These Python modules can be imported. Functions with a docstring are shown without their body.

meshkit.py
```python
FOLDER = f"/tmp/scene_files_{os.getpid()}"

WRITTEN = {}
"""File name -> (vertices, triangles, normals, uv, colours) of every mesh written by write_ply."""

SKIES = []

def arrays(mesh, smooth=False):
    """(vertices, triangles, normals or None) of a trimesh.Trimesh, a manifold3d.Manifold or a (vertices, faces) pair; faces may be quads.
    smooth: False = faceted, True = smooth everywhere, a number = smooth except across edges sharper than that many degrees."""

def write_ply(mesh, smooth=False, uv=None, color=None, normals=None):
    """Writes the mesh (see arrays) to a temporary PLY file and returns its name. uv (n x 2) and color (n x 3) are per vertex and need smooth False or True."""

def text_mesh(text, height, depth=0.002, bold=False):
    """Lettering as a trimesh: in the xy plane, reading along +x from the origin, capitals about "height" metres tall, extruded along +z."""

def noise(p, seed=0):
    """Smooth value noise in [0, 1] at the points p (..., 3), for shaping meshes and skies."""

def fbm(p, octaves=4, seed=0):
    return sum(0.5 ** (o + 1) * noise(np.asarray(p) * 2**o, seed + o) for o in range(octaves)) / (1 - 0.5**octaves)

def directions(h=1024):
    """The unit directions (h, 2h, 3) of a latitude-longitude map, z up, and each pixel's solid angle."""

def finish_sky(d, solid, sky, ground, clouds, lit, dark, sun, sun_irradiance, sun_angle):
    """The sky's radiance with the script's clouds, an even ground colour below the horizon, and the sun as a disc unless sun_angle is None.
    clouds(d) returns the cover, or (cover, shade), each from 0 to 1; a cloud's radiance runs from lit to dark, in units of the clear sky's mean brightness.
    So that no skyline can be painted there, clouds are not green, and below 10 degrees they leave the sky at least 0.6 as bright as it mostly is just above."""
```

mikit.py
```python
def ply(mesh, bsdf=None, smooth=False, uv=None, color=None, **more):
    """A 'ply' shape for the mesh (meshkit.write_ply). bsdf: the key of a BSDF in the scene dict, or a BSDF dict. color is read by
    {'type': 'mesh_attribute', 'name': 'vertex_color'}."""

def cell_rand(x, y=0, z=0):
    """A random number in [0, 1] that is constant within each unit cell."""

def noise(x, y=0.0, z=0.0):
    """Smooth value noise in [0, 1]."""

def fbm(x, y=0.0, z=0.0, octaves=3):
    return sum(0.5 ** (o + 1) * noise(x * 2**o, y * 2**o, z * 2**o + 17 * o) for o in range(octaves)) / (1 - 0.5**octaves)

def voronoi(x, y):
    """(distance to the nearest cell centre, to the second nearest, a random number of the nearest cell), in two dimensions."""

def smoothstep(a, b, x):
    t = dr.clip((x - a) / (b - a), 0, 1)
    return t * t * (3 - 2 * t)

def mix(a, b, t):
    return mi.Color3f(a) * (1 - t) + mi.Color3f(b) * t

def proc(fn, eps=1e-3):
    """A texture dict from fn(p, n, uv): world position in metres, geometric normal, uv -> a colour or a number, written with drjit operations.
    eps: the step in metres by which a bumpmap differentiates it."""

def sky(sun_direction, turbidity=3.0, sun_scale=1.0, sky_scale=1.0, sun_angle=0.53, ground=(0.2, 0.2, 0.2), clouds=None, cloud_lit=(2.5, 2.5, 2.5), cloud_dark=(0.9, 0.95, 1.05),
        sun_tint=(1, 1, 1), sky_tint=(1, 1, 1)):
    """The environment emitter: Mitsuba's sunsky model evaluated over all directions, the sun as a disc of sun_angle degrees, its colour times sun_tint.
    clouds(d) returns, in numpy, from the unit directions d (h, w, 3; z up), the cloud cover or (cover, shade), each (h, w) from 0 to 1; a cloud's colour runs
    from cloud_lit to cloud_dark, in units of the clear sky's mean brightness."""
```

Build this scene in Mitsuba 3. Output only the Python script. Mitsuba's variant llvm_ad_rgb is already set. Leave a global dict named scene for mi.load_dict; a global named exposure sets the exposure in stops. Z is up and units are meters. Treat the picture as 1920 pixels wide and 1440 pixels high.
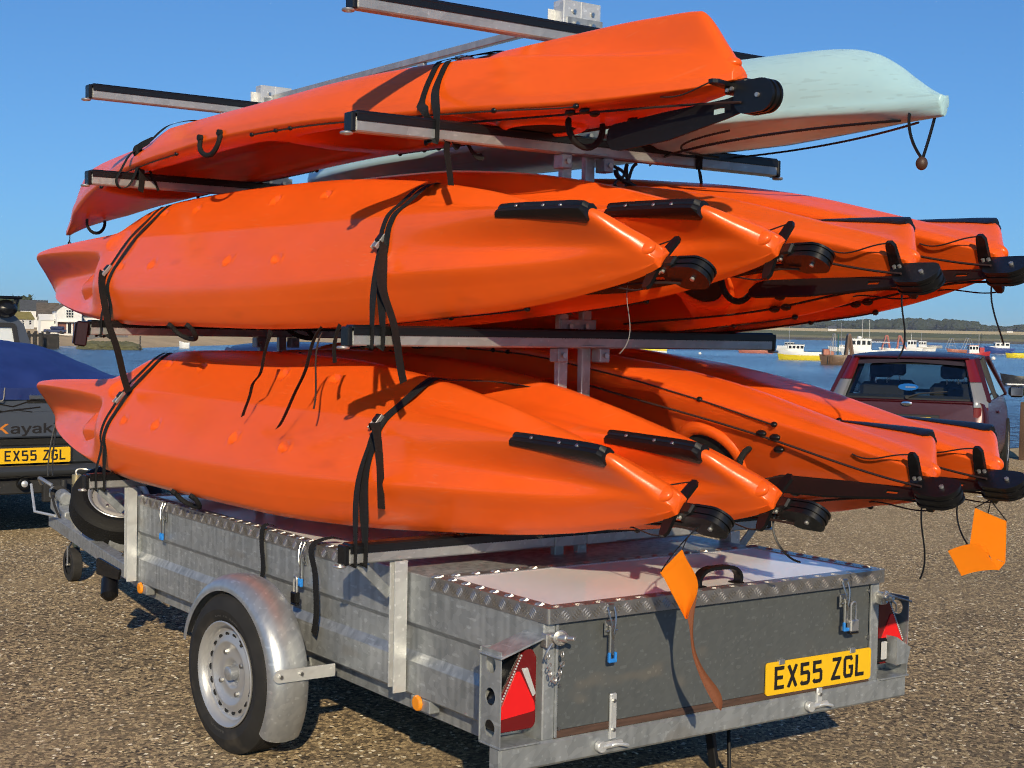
import math, random
import numpy as np, trimesh, drjit as dr, mitsuba as mi, mikit, meshkit
from mikit import proc, noise, fbm, voronoi, cell_rand, smoothstep, mix
from scipy.interpolate import PchipInterpolator
from shapely.geometry import Polygon, Point, box as sbox

T4 = mi.ScalarTransform4f
scene, labels = {}, {}
rng = np.random.default_rng(7)

# ---------------------------------------------------------------- camera, sky, exposure
CAM = np.array([-3.45417, 3.33244, 1.62634])
FWD = np.array([0.8145856, -0.57881838, -0.03767726])
UP = np.array([0.04197776, -0.00595853, 0.99910078])
scene['camera'] = {'type': 'perspective', 'fov': 38.60, 'fov_axis': 'x', 'near_clip': 0.05, 'far_clip': 30000.0,
                   'to_world': T4().look_at(origin=CAM.tolist(), target=(CAM + FWD).tolist(), up=UP.tolist())}
SUN = (-0.79, 0.48, 0.39)
scene['sky'] = mikit.sky(SUN, turbidity=2.6, sun_tint=(0.90, 1.0, 1.16), sky_scale=0.9, sky_tint=(0.44, 0.82, 1.38), ground=(0.16, 0.14, 0.11))
exposure = 1.85

# ---------------------------------------------------------------- helpers
def lab(key, label=None, cat=None, group=None, kind=None):
    d = labels.setdefault(key, {})
    for a, b in (('label', label), ('category', cat), ('group', group), ('kind', kind)):
        if b: d[a] = b

def num(key):
    if key not in scene and not any(k.startswith(key + '__') for k in scene): return key
    i = 1
    while True:
        k = f'{key}_{i:03d}'
        if k not in scene and not any(x.startswith(k + '__') for x in scene): return k
        i += 1

def add(key, mesh, mat, smooth=30, M=None):
    key = num(key) if key in scene else key
    d = mikit.ply(mesh, mat, smooth=smooth)
    if M is not None: d['to_world'] = T4(np.asarray(M).tolist())
    scene[key] = d
    return key

def put(key, d, M):
    key = num(key) if key in scene else key
    scene[key] = {**d, 'to_world': T4(np.asarray(M).tolist())}
    return key

def cat(ms):
    vs, fs, o = [], [], 0
    for m in ms:
        v, f = (m.vertices, m.faces) if hasattr(m, 'vertices') else m
        f = np.asarray(f)
        if f.shape[1] == 4: f = np.vstack([f[:, [0, 1, 2]], f[:, [0, 2, 3]]])
        vs.append(np.asarray(v, float)); fs.append(f + o); o += len(v)
    return np.vstack(vs), np.vstack(fs)

def xf(m, M):
    v, f = (m.vertices, m.faces) if hasattr(m, 'vertices') else m
    M = np.asarray(M); return np.asarray(v) @ M[:3, :3].T + M[:3, 3], f

def frame(o, x, y, z=None):
    x = np.array(x, float); x /= np.linalg.norm(x)
    y = np.array(y, float); y -= x * (x @ y); y /= np.linalg.norm(y)
    M = np.eye(4); M[:3, 0], M[:3, 1], M[:3, 2], M[:3, 3] = x, y, np.cross(x, y), o
    return M

def rotz(a, o=(0, 0, 0)):
    M = np.eye(4); c, s = math.cos(a), math.sin(a); M[:2, :2] = [[c, -s], [s, c]]; M[:3, 3] = o
    return M

def box(x0, x1, y0, y1, z0, z1, c=0.003):
    c = min(c, (x1 - x0) * .45, (y1 - y0) * .45, (z1 - z0) * .45)
    pts = []
    for x, sx in ((x0, 1), (x1, -1)):
        for y, sy in ((y0, 1), (y1, -1)):
            for z, sz in ((z0, 1), (z1, -1)):
                pts += [(x + sx * c, y + sy * c, z), (x + sx * c, y, z + sz * c), (x, y + sy * c, z + sz * c)]
    h = trimesh.Trimesh(np.array(pts)).convex_hull
    return h.vertices, h.faces

def beam(p0, p1, w, h, up=(0, 0, 1), c=0.003):
    p0, p1 = np.array(p0, float), np.array(p1, float)
    L = np.linalg.norm(p1 - p0)
    if np.linalg.norm(np.cross(up, (p1 - p0) / L)) < .05: up = (1, 0, 0)
    return xf(box(0, L, -w / 2, w / 2, -h / 2, h / 2, c), frame(p0, p1 - p0, np.cross(up, p1 - p0)))

def tube(path, r, n=8, close=False):
    P = np.asarray(path, float)
    r = np.broadcast_to(np.asarray(r, float), (len(P),))
    d = np.gradient(P, axis=0) if not close else np.roll(P, -1, 0) - np.roll(P, 1, 0)
    d /= np.maximum(np.linalg.norm(d, axis=1, keepdims=True), 1e-9)
    a = np.array([0, 0, 1.]) if abs(d[0][2]) < .9 else np.array([1., 0, 0])
    u = np.cross(d[0], a); u /= np.linalg.norm(u)
    V, t = [], np.arange(n) * 2 * np.pi / n
    for i in range(len(P)):
        u = u - d[i] * (u @ d[i]); u /= np.linalg.norm(u); w = np.cross(d[i], u)
        V.append(P[i] + r[i] * (np.cos(t)[:, None] * u + np.sin(t)[:, None] * w))
    m = len(P); V = np.vstack(V); F = []
    for i in range(m if close else m - 1):
        j = (i + 1) % m
        for k in range(n):
            k2 = (k + 1) % n
            F += [(i * n + k, i * n + k2, j * n + k2), (i * n + k, j * n + k2, j * n + k)]
    if not close:
        V = np.vstack([V, P[0], P[-1]]); c = m * n
        for k in range(n):
            k2 = (k + 1) % n
            F += [(c, k2, k), (c + 1, (m - 1) * n + k, (m - 1) * n + k2)]
    return V, np.array(F)

def cyl(p0, p1, r, n=16, bev=0.0):
    p0, p1 = np.array(p0, float), np.array(p1, float)
    if bev <= 0: return tube([p0, p1], r, n)
    d = (p1 - p0) / np.linalg.norm(p1 - p0)
    return tube([p0, p0 + d * bev, p1 - d * bev, p1], [r - bev, r, r, r - bev], n)

def spl(pts, m=24):
    P = np.asarray(pts, float)
    t = np.r_[0, np.cumsum(np.maximum(np.linalg.norm(np.diff(P, axis=0), axis=1), 1e-6))]
    if len(P) > 2:
        from scipy.interpolate import CubicSpline
        return CubicSpline(t, P, axis=0)(np.linspace(0, t[-1], m))
    return np.linspace(P[0], P[1], m)

def ribbon(path, wdir, w, t=0.002):
    P = np.asarray(path, float); W = np.broadcast_to(np.asarray(wdir, float), P.shape).copy()
    d = np.gradient(P, axis=0); d /= np.linalg.norm(d, axis=1, keepdims=True)
    W -= d * (W * d).sum(1, keepdims=True); W /= np.linalg.norm(W, axis=1, keepdims=True)
    N = np.cross(d, W); w = np.broadcast_to(np.asarray(w, float), (len(P),))[:, None]
    V = np.stack([P - W * w / 2 - N * t / 2, P + W * w / 2 - N * t / 2, P + W * w / 2 + N * t / 2, P - W * w / 2 + N * t / 2], 1).reshape(-1, 3)
    F = []
    for i in range(len(P) - 1):
        a, b = 4 * i, 4 * i + 4
        for k in range(4):
            k2 = (k + 1) % 4; F += [(a + k, a + k2, b + k2), (a + k, b + k2, b + k)]
    e = 4 * (len(P) - 1)
    F += [(0, 3, 2), (0, 2, 1), (e, e + 1, e + 2), (e, e + 2, e + 3)]
    return V, np.array(F)

def lathe(prof, M=None, n=48):
    pr = np.asarray(prof, float); t = np.arange(n) * 2 * np.pi / n
    V = np.stack([pr[:, None, 0] * np.cos(t), pr[:, None, 0] * np.sin(t), np.broadcast_to(pr[:, None, 1], (len(pr), n))], -1).reshape(-1, 3)
    F = []
    for i in range(len(pr) - 1):
        for k in range(n):
            k2 = (k + 1) % n; F += [(i * n + k, i * n + k2, (i + 1) * n + k2), (i * n + k, (i + 1) * n + k2, (i + 1) * n + k)]
    m = (V, np.array(F))
    return xf(m, M) if M is not None else m

def prism(poly, d, M=None):
    if not hasattr(poly, 'exterior'): poly = Polygon(poly)
    m = trimesh.creation.extrude_polygon(poly, d, engine='earcut')
    return xf(m, M) if M is not None else (m.vertices, m.faces)

def grid(V, closed=True, caps=True):
    r, c = V.shape[:2]; idx = np.arange(r * c).reshape(r, c)
    if closed:
        a, b, a2, b2 = idx[:-1], idx[1:], np.roll(idx, -1, 1)[:-1], np.roll(idx, -1, 1)[1:]
    else:
        a, b, a2, b2 = idx[:-1, :-1], idx[1:, :-1], idx[:-1, 1:], idx[1:, 1:]
    F = np.stack([a, a2, b2, b], -1).reshape(-1, 4)
    F = np.vstack([F[:, [0, 1, 2]], F[:, [0, 2, 3]]]); Vv = V.reshape(-1, 3)
    if caps and closed:
        n = len(Vv); Vv = np.vstack([Vv, V[0].mean(0), V[-1].mean(0)]); ex = []
        for i in range(c):
            j = (i + 1) % c; ex += [(n, idx[0, j], idx[0, i]), (n + 1, idx[-1, i], idx[-1, j])]
        F = np.vstack([F, ex])
    return Vv, F

def ring(c, ax, R, r, n=24, m=8):
    ax = np.array(ax, float); ax /= np.linalg.norm(ax)
    u = np.cross(ax, [0, 0, 1] if abs(ax[2]) < .9 else [1, 0, 0]); u /= np.linalg.norm(u); v = np.cross(ax, u)
    t = np.arange(n) * 2 * np.pi / n
    return tube(np.array(c) + R * (np.cos(t)[:, None] * u + np.sin(t)[:, None] * v), r, m, close=True)

def stadium(l, r, n=16):
    a = np.linspace(-np.pi / 2, np.pi / 2, n)
    return Polygon(np.vstack([np.c_[l / 2 + r * np.cos(a), r * np.sin(a)], np.c_[-l / 2 - r * np.cos(a), -r * np.sin(a)]]))

# ---------------------------------------------------------------- materials
def mat(key, bsdf, two=False):
    scene[key] = {'type': 'twosided', 'bsdf': bsdf} if two else bsdf
    return key
def pr(col, rough=.5, metal=0., spec=.5, **kw):
    c = col if isinstance(col, dict) else {'type': 'rgb', 'value': list(col)}
    return {'type': 'principled', 'base_color': c, 'roughness': rough, 'metallic': metal, 'specular': spec, **kw}
def bump(b, fn, scale, eps=1e-3):
    return {'type': 'bumpmap', 'arbitrary': proc(fn, eps), 'scale': scale, 'bsdf': b}

def plastic(c):
    lo, hi = [x * .92 for x in c], [x * 1.05 for x in c]
    def f(p, n, uv):
        k = fbm(p.x * 5, p.y * 6, p.z * 6, 3)
        w = smoothstep(.45, .75, fbm(p.x * 1.7 + 3, p.y * 3, p.z * 3, 2))
        s = smoothstep(.80, .90, noise(p.x * 2.2 + p.z * 5, p.y * 130 + p.x * 9, p.z * 130)) * w
        s2 = smoothstep(.86, .93, noise(p.x * 9 + 11, p.y * 60 - p.x * 30, p.z * 75 + p.x * 22))
        d = smoothstep(.62, .8, fbm(p.x * 3 + 8, p.y * 4, p.z * 9, 4))
        return mix(mix(lo, hi, k), (.80, .20, .075), .30 * s + .16 * s2) * (1 - .12 * d)
    return f
mat('mat_kayak', bump(pr(proc(plastic((.80, .105, .010))), .27, 0, .34), lambda p, n, uv: fbm(p.x * 26, p.y * 26, p.z * 26, 2) + .15 * noise(p.x * 150, p.y * 150, p.z * 150), .0006))
mat('mat_kayak_dark', pr((.006, .006, .007), .55, 0, .3))
mat('mat_black', pr((.006, .006, .0065), .34, 0, .4))
mat('mat_rubber', pr(proc(lambda p, n, uv: mix((.018, .018, .018), (.04, .037, .033), fbm(p.x * 25, p.y * 25, p.z * 25, 3))), .75, 0, .3))
def webbing(p, n, uv):
    return mix((.008, .008, .0085), (.016, .016, .0165), noise(p.x * 220, p.y * 220, p.z * 260))
mat('mat_webbing', pr(proc(webbing), .85, 0, .25))
mat('mat_cord', pr((.03, .012, .01), .8))
mat('mat_grey_cord', pr((.25, .24, .22), .8))
mat('mat_steel', pr((.55, .54, .52), .42, .85))
mat('mat_bolt', pr((.5, .5, .48), .35, 1.0))
def galv(lo, hi, streak=1.0, sc=45, rs=.3):
    def f(p, n, uv):
        h = p.x * .8 + p.y * .6
        a, b, w = voronoi(h * sc, p.z * sc + p.y * sc * .4)
        big = fbm(p.x * 3.1, p.y * 3.1, p.z * 3.1, 3)
        st = noise(p.x * 60, p.y * 60, p.z * 4)
        v = .25 + .3 * w + .35 * (big - .3) + .6 * streak * (st - .5)
        scr = smoothstep(.80, .86, noise(p.x * 30 + 3, p.y * 90, p.z * 70))
        c = mix(lo, hi, dr.clip(v, 0, 1))
        rust = smoothstep(.66, .8, fbm(p.x * 5 + 9, p.y * 5, p.z * 9, 3)) * rs
        c = mix(c, (.24, .20, .15), rust)
        return c * (1 + .25 * scr)
    return f
mat('mat_galv', pr(proc(galv((.20, .218, .228), (.46, .48, .49))), .42, .5))
mat('mat_galv_bar', pr(proc(galv((.26, .26, .26), (.50, .50, .49), .4, 30)), .42, .55))
mat('mat_galv_bright', pr(proc(galv((.48, .49, .49), (.66, .67, .67), .3, 60)), .4, .45))
mat('mat_galv_guard', pr(proc(galv((.33, .35, .37), (.60, .61, .61), .6, 55, .08)), .36, .7), True)
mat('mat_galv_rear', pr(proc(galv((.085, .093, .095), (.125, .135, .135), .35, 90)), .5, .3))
mat('mat_chequer', pr(proc(lambda p, n, uv: mix((.33, .32, .31), (.5, .49, .48), fbm(p.x * 20, p.y * 20, p.z * 20, 2))), .33, .85))
mat('mat_lid', pr(proc(lambda p, n, uv: mix((.68, .68, .68), (.80, .80, .80), fbm(p.x * 4, p.y * 4, p.z * 4, 4))), .16, 0, .6))
def ply_edge(p, n, uv):
    return mix((.055, .03, .02), (.10, .055, .038), noise(p.x * 20, p.y * 20, p.z * 160))
mat('mat_plywood', pr(proc(ply_edge), .7))
mat('mat_wheel', pr((.46, .46, .46), .38, .55))
mat('mat_dark_hole', pr((.01, .01, .01), .9))
mat('mat_tyre', pr(proc(lambda p, n, uv: mix(mix((.012, .012, .012), (.032, .03, .028), fbm(p.x * 12, p.y * 12, p.z * 12, 3)), (.13, .105, .075), smoothstep(.60, .85, fbm(p.x * 7 + 4, p.y * 7, p.z * 7, 4)) * .5)), .75, 0, .3))
mat('mat_amber', pr((.80, .26, .01), .25, 0, .6, clearcoat=.5))
mat('mat_red_lens', pr((.13, .003, .004), .15, 0, .6, clearcoat=.8))
mat('mat_red_reflector', pr((.72, .012, .014), .3, 0, .6))
mat('mat_clear_lens', pr((.6, .6, .6), .12, .3, .7))
mat('mat_plate', pr((.80, .47, .012), .35, 0, .5))
mat('mat_print', pr((.012, .01, .01), .5))
mat('mat_blue_plastic', pr((.02, .20, .62), .4))
mat('mat_brass', pr((.55, .46, .26), .4, .8))
mat('mat_flag', {'type': 'principledthin', 'base_color': {'type': 'rgb', 'value': [.78, .20, .010]}, 'roughness': .7, 'diff_trans': .25, 'spec_trans': 0.0, 'eta': 1.3}, False)
mat('mat_canoe', pr(proc(lambda p, n, uv: mix((.34, .54, .60), (.42, .62, .66), fbm(p.x * 3, p.y * 5, p.z * 5, 4)) * (1 - .10 * smoothstep(.74, .86, noise(p.x * 2.5, p.y * 90, p.z * 110)))), .36, 0, .4))

# ---------------------------------------------------------------- ground, quay, water, far land
WZ = -2.6
Q0, QD = np.array([9.27, -14.5]), np.array([10.7, 22.5]) / np.linalg.norm([10.7, 22.5])   # the quay's edge
def asphalt(p, n, uv):
    x, y = p.x, p.y
    d1, d2, w = voronoi(x * 62, y * 62)
    e1, e2, w2 = voronoi(x * 118 + 5, y * 118)
    big = fbm(x * .55, y * .55, 0, 4)
    stone = smoothstep(.05, .16, d2 - d1) * smoothstep(.28, .42, w)
    chip = mix((.20, .145, .085), (.50, .385, .23), cell_rand(w * 977, 3, 1))
    chip = mix(chip, (.80, .72, .56), smoothstep(.925, .955, cell_rand(w * 631, 5, 2)))
    chip = mix(chip, (.04, .034, .028), smoothstep(.84, .88, cell_rand(w * 331, 8, 2)))
    base = mix((.07, .055, .038), (.19, .145, .09), w2)
    c = mix(base, chip, stone)
    wear = smoothstep(.5, .72, fbm(x * .9 + 4, y * .35 - 2, 0, 4))
    c = mix(c, (.24, .185, .115), .3 * wear)
    oil = smoothstep(.70, .80, fbm(x * 1.3 + 7, y * 1.3 + 1, 2, 4))
    return c * (.84 + .55 * big) * (1 - .16 * oil)
def asphalt_h(p, n, uv):
    d1, d2, w = voronoi(p.x * 62, p.y * 62)
    e1, e2, w2 = voronoi(p.x * 118 + 5, p.y * 118)
    return smoothstep(.0, .22, d2 - d1) * (.3 + w) + .3 * (1 - e1)
mat('mat_ground', bump(pr(proc(asphalt), .8, 0, .35), asphalt_h, .006, 1.5e-3))
far = 400.
nrm = np.array([QD[1], -QD[0]])          # towards the water
a0, a1 = Q0 - QD * far, Q0 + QD * 60
gp = np.array([[*a0, 0], [*a1, 0], [*(a1 - nrm * far), 0], [*(a0 - nrm * far), 0]])
scene['ground'] = mikit.ply((gp, [[0, 1, 2], [0, 2, 3]]), 'mat_ground'); lab('ground', kind='structure')
mat('mat_concrete', pr(proc(lambda p, n, uv: mix((.20, .185, .16), (.34, .32, .28), fbm(p.x * 2, p.y * 2, p.z * 3, 4))), .9))
mat('mat_earth', pr(proc(lambda p, n, uv: mix((.16, .12, .075), (.33, .27, .16), fbm(p.x * 14, p.y * 14, p.z * 14, 3))), .95))
qw = np.array([[*a0, 0], [*a1, 0], [*a1, WZ - 1], [*a0, WZ - 1]])
scene['quay_wall'] = mikit.ply((qw, [[0, 2, 1], [0, 3, 2]]), 'mat_concrete'); lab('quay_wall', kind='structure')
q = np.linspace(-30, 60, 700)
vb = []
for off, z in ((-.62, .004), (-.5, .05), (-.3, .10), (-.1, .085), (-.004, .0)):
    nz = meshkit.noise(np.c_[q * 3, np.full(700, off * 9), np.zeros(700)], 3) - .5
    vb.append(np.c_[Q0 + q[:, None] * QD + (off + nz * .12 * (off < -.01))[:, None] * nrm, z + np.maximum(z, .0) * nz * 1.2 * (z > .01)])
scene['earth_verge'] = mikit.ply(grid(np.array(vb).transpose(1, 0, 2), closed=False), 'mat_earth', smooth=True); lab('earth_verge', kind='structure')

pb = []
r5 = np.random.default_rng(21)
OCT = np.array([[1, 0, 0], [-1, 0, 0], [0, 1, 0], [0, -1, 0], [0, 0, 1], [0, 0, -.3]]); OF = np.array([[0, 2, 4], [2, 1, 4], [1, 3, 4], [3, 0, 4], [2, 0, 5], [1, 2, 5], [3, 1, 5], [0, 3, 5]])
n_ = 16000; xx, yy = r5.uniform(-2, 11, n_), r5.uniform(-12, 4.5, n_); ss = .0035 + .008 * r5.random(n_) ** 3
vv = OCT[None] * (ss[:, None, None] * r5.uniform(.6, 1.2, (n_, 6, 1)) * np.array([1, 1, .7])); an = r5.uniform(0, 6.28, n_); c_, s_ = np.cos(an)[:, None], np.sin(an)[:, None]
vv = np.stack([vv[..., 0] * c_ - vv[..., 1] * s_ + xx[:, None], vv[..., 0] * s_ + vv[..., 1] * c_ + yy[:, None], vv[..., 2] + ss[:, None] * .2], -1)
mat('mat_pebble', pr(proc(lambda p, n, uv: mix((.20, .15, .09), (.72, .62, .46), cell_rand(p.x * 40, p.y * 40, 3))), .8, 0, .3))
scene['loose_gravel'] = mikit.ply((vv.reshape(-1, 3), (OF[None] + 6 * np.arange(n_)[:, None, None]).reshape(-1, 3)), 'mat_pebble'); lab('loose_gravel', 'loose chips scattered over the car park surface', 'gravel', kind='stuff')

def waves(p, n, uv):
    u, v = p.x * .81 - p.y * .58, p.x * .58 + p.y * .81
    c = smoothstep(.3, .7, fbm(u * .020, v * .012, 5, 3))
    a = fbm(u * .30, v * .16, 1, 3)
    b = fbm(u * 1.7, v * 1.1, 2, 3)
    return (.16 + .30 * c) * a + (.05 + .08 * c) * b
mat('mat_water', bump(pr((.022, .034, .05), .16, 0, .5, eta=1.33) if False else pr((.032, .038, .044), .14, 0, .27), waves, 1.7, 2e-2))
wp = np.array([[-3000, -14000, WZ], [14000, -14000, WZ], [14000, 9000, WZ], [-3000, 9000, WZ]])
scene['water'] = mikit.ply((wp, [[0, 1, 2], [0, 2, 3]]), 'mat_water'); lab('water', kind='structure')

def arc(d, a0, a1, n=160, wob=0., seed=0):
    a = np.radians(np.linspace(a0, a1, n)); r = d + wob * (meshkit.fbm(np.c_[a * 40, a * 0, a * 0 + seed], 3) - .5)
    return np.c_[CAM[0] + r * np.cos(a), CAM[1] + r * np.sin(a)]
def strip(key, rows, m, a0=-85, a1=-26, smooth=True):
    V = []
    for i, (d, z, wob) in enumerate(rows):
        A = arc(d, a0, a1, wob=wob, seed=i); zz = z + (meshkit.fbm(np.c_[A / 90, np.full(len(A), i)], 3) - .5) * (1.2 if z > 0 else .3)
        V.append(np.c_[A, zz])
    scene[key] = mikit.ply(grid(np.array(V), closed=False), m, smooth=smooth); lab(key, kind='structure')
def field(c0, c1, sc=.02):
    return proc(lambda p, n, uv: mix(c0, c1, .5 * fbm(p.x * sc, p.y * sc, 0, 4) + .5 * noise(p.x * sc * 12, p.y * sc * 2, 3)))
mat('mat_mud', pr(field((.035, .032, .024), (.085, .075, .05)), .9))
mat('mat_marsh', pr(field((.075, .075, .028), (.16, .135, .055)), .95))
mat('mat_bank', pr(field((.045, .055, .02), (.085, .09, .034)), .95))
mat('mat_field', pr(field((.24, .19, .095), (.36, .29, .15), .01)), 1.0) if False else mat('mat_field', pr(field((.24, .19, .095), (.36, .29, .15), .01), .95))
strip('far_mud_bank', [(1165, WZ - .5, 10), (1185, -1.2, 6), (1200, -.6, 4)], 'mat_mud')
strip('far_saltmarsh', [(1199, -.62, 4), (1240, .3, 0), (1290, 1.0, 0)], 'mat_marsh')
strip('far_embankment', [(1289, .8, 0), (1304, 4.6, 3), (1312, 4.8, 3), (1330, 3.9, 0)], 'mat_bank')
strip('far_field', [(1329, 4.0, 0), (1500, 6.2, 0), (1730, 9.2, 0), (2100, 11, 0), (3200, 16, 0)], 'mat_field')

# ---------------------------------------------------------------- foliage blobs for far trees
mat('mat_far_leaf', pr(proc(lambda p, n, uv: mix((.018, .027, .014), (.048, .060, .030), fbm(p.x * .25, p.y * .25, p.z * .25, 3))), .95, 0, .1))
ICO = trimesh.creation.icosphere(subdivisions=3)
def crown(c, rx, rz, seed):
    d = ICO.vertices; k = 1 + .75 * (meshkit.fbm(d * 2.3 + seed * 7.1, 4, seed) - .5)
    d = d * k[:, None]
    return np.c_[d[:, 0] * rx + c[0], d[:, 1] * rx + c[1], np.maximum(d[:, 2], -.85) * rz + c[2]], ICO.faces
ms = []
r2 = np.random.default_rng(3)
for a in np.linspace(-84, -27, 300):
    # woods come and go along the skyline
    k = float(meshkit.fbm(np.array([[a * .35, 0, 1.]]), 3)[0])
    top = np.interp(a, [-84, -60, -56.2, -55, -54.6, -54.2, -53.2, -52.6, -50.5, -49, -46, -30], [5, 6, 6, 8, 10.5, 6, 7, 11.5, 12, 11, 6, 6]) * (.75 + .5 * k)
    d = 1790 + 90 * r2.random() + 50 * k
    c = arc(d, a + .1 * r2.standard_normal(), a, 2)[0]
    ms.append(crown((c[0], c[1], 9.8 + top * .42), 8 + 4 * r2.random(), top * .62, int(r2.integers(1e6))))
scene['far_wood'] = mikit.ply(cat(ms), 'mat_far_leaf', smooth=True); lab('far_wood', 'dark wood along the skyline beyond the fields', 'wood', kind='stuff')

# ---------------------------------------------------------------- trailer (x forward, y left, z up; its rear face at x = 0)
t = 'trailer'
lab(t, 'galvanised box trailer with a three-storey rack carrying all the boats', 'trailer')
BW = .745
P = lambda k: t + '__' + k
# side panels with a pressed channel
def side_panel(s, x0, x1):
    prof = [(BW, .792), (BW, .626), (BW - .022, .604), (BW - .022, .524), (BW, .494), (BW, .385), (BW - .01, .376), (BW - .03, .376), (BW - .03, .792)]
    V = np.array([[[x, s * y, z] for y, z in prof] for x in (x0, x1)])
    v, f = grid(V)
    return v, (f if s < 0 else f[:, ::-1])
for s in (1, -1):
    k = add(P('side_panel'), side_panel(s, .03, 3.27), 'mat_galv', smooth=20)
add(P('floor'), box(.02, 3.27, -BW + .03, BW - .03, .385, .405), 'mat_plywood')
add(P('floor_edge'), box(-.004, .03, -.70, .70, .402, .424, .001), 'mat_plywood')
add(P('front_panel'), box(3.27, 3.30, -BW, BW, .385, .792), 'mat_galv')
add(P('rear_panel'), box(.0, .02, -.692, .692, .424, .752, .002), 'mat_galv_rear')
for s in (1, -1):
    add(P('corner_post'), cat([box(-.002, .04, min(s * .70, s * .745), max(s * .70, s * .745), .40, .754, .004), box(-.008, .0, min(s * .694, s * .702), max(s * .694, s * .702), .405, .752, .001)]), 'mat_galv')
for y, z in ((.685, .725), (.685, .56), (.685, .43), (-.685, .725), (-.685, .56), (-.66, .43)):
    add(P('bolt'), cyl((.001, y, z), (-.006, y, z), .006, 8), 'mat_bolt')
rail = box(-.005, .055, -.90, .90, .322, .400, .008)
add(P('rear_rail'), rail, 'mat_galv')
for s in (1, -1):
    add(P('chassis_rail'), box(.055, 3.3, min(s * .62, s * .68), max(s * .62, s * .68), .30, .384), 'mat_galv')
for x in (.9, 2.4): add(P('cross_member'), box(x - .03, x + .03, -.62, .62, .31, .38), 'mat_galv')
add(P('axle'), box(1.59, 1.65, -.84, .84, .27, .33, .01), 'mat_galv')

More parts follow.
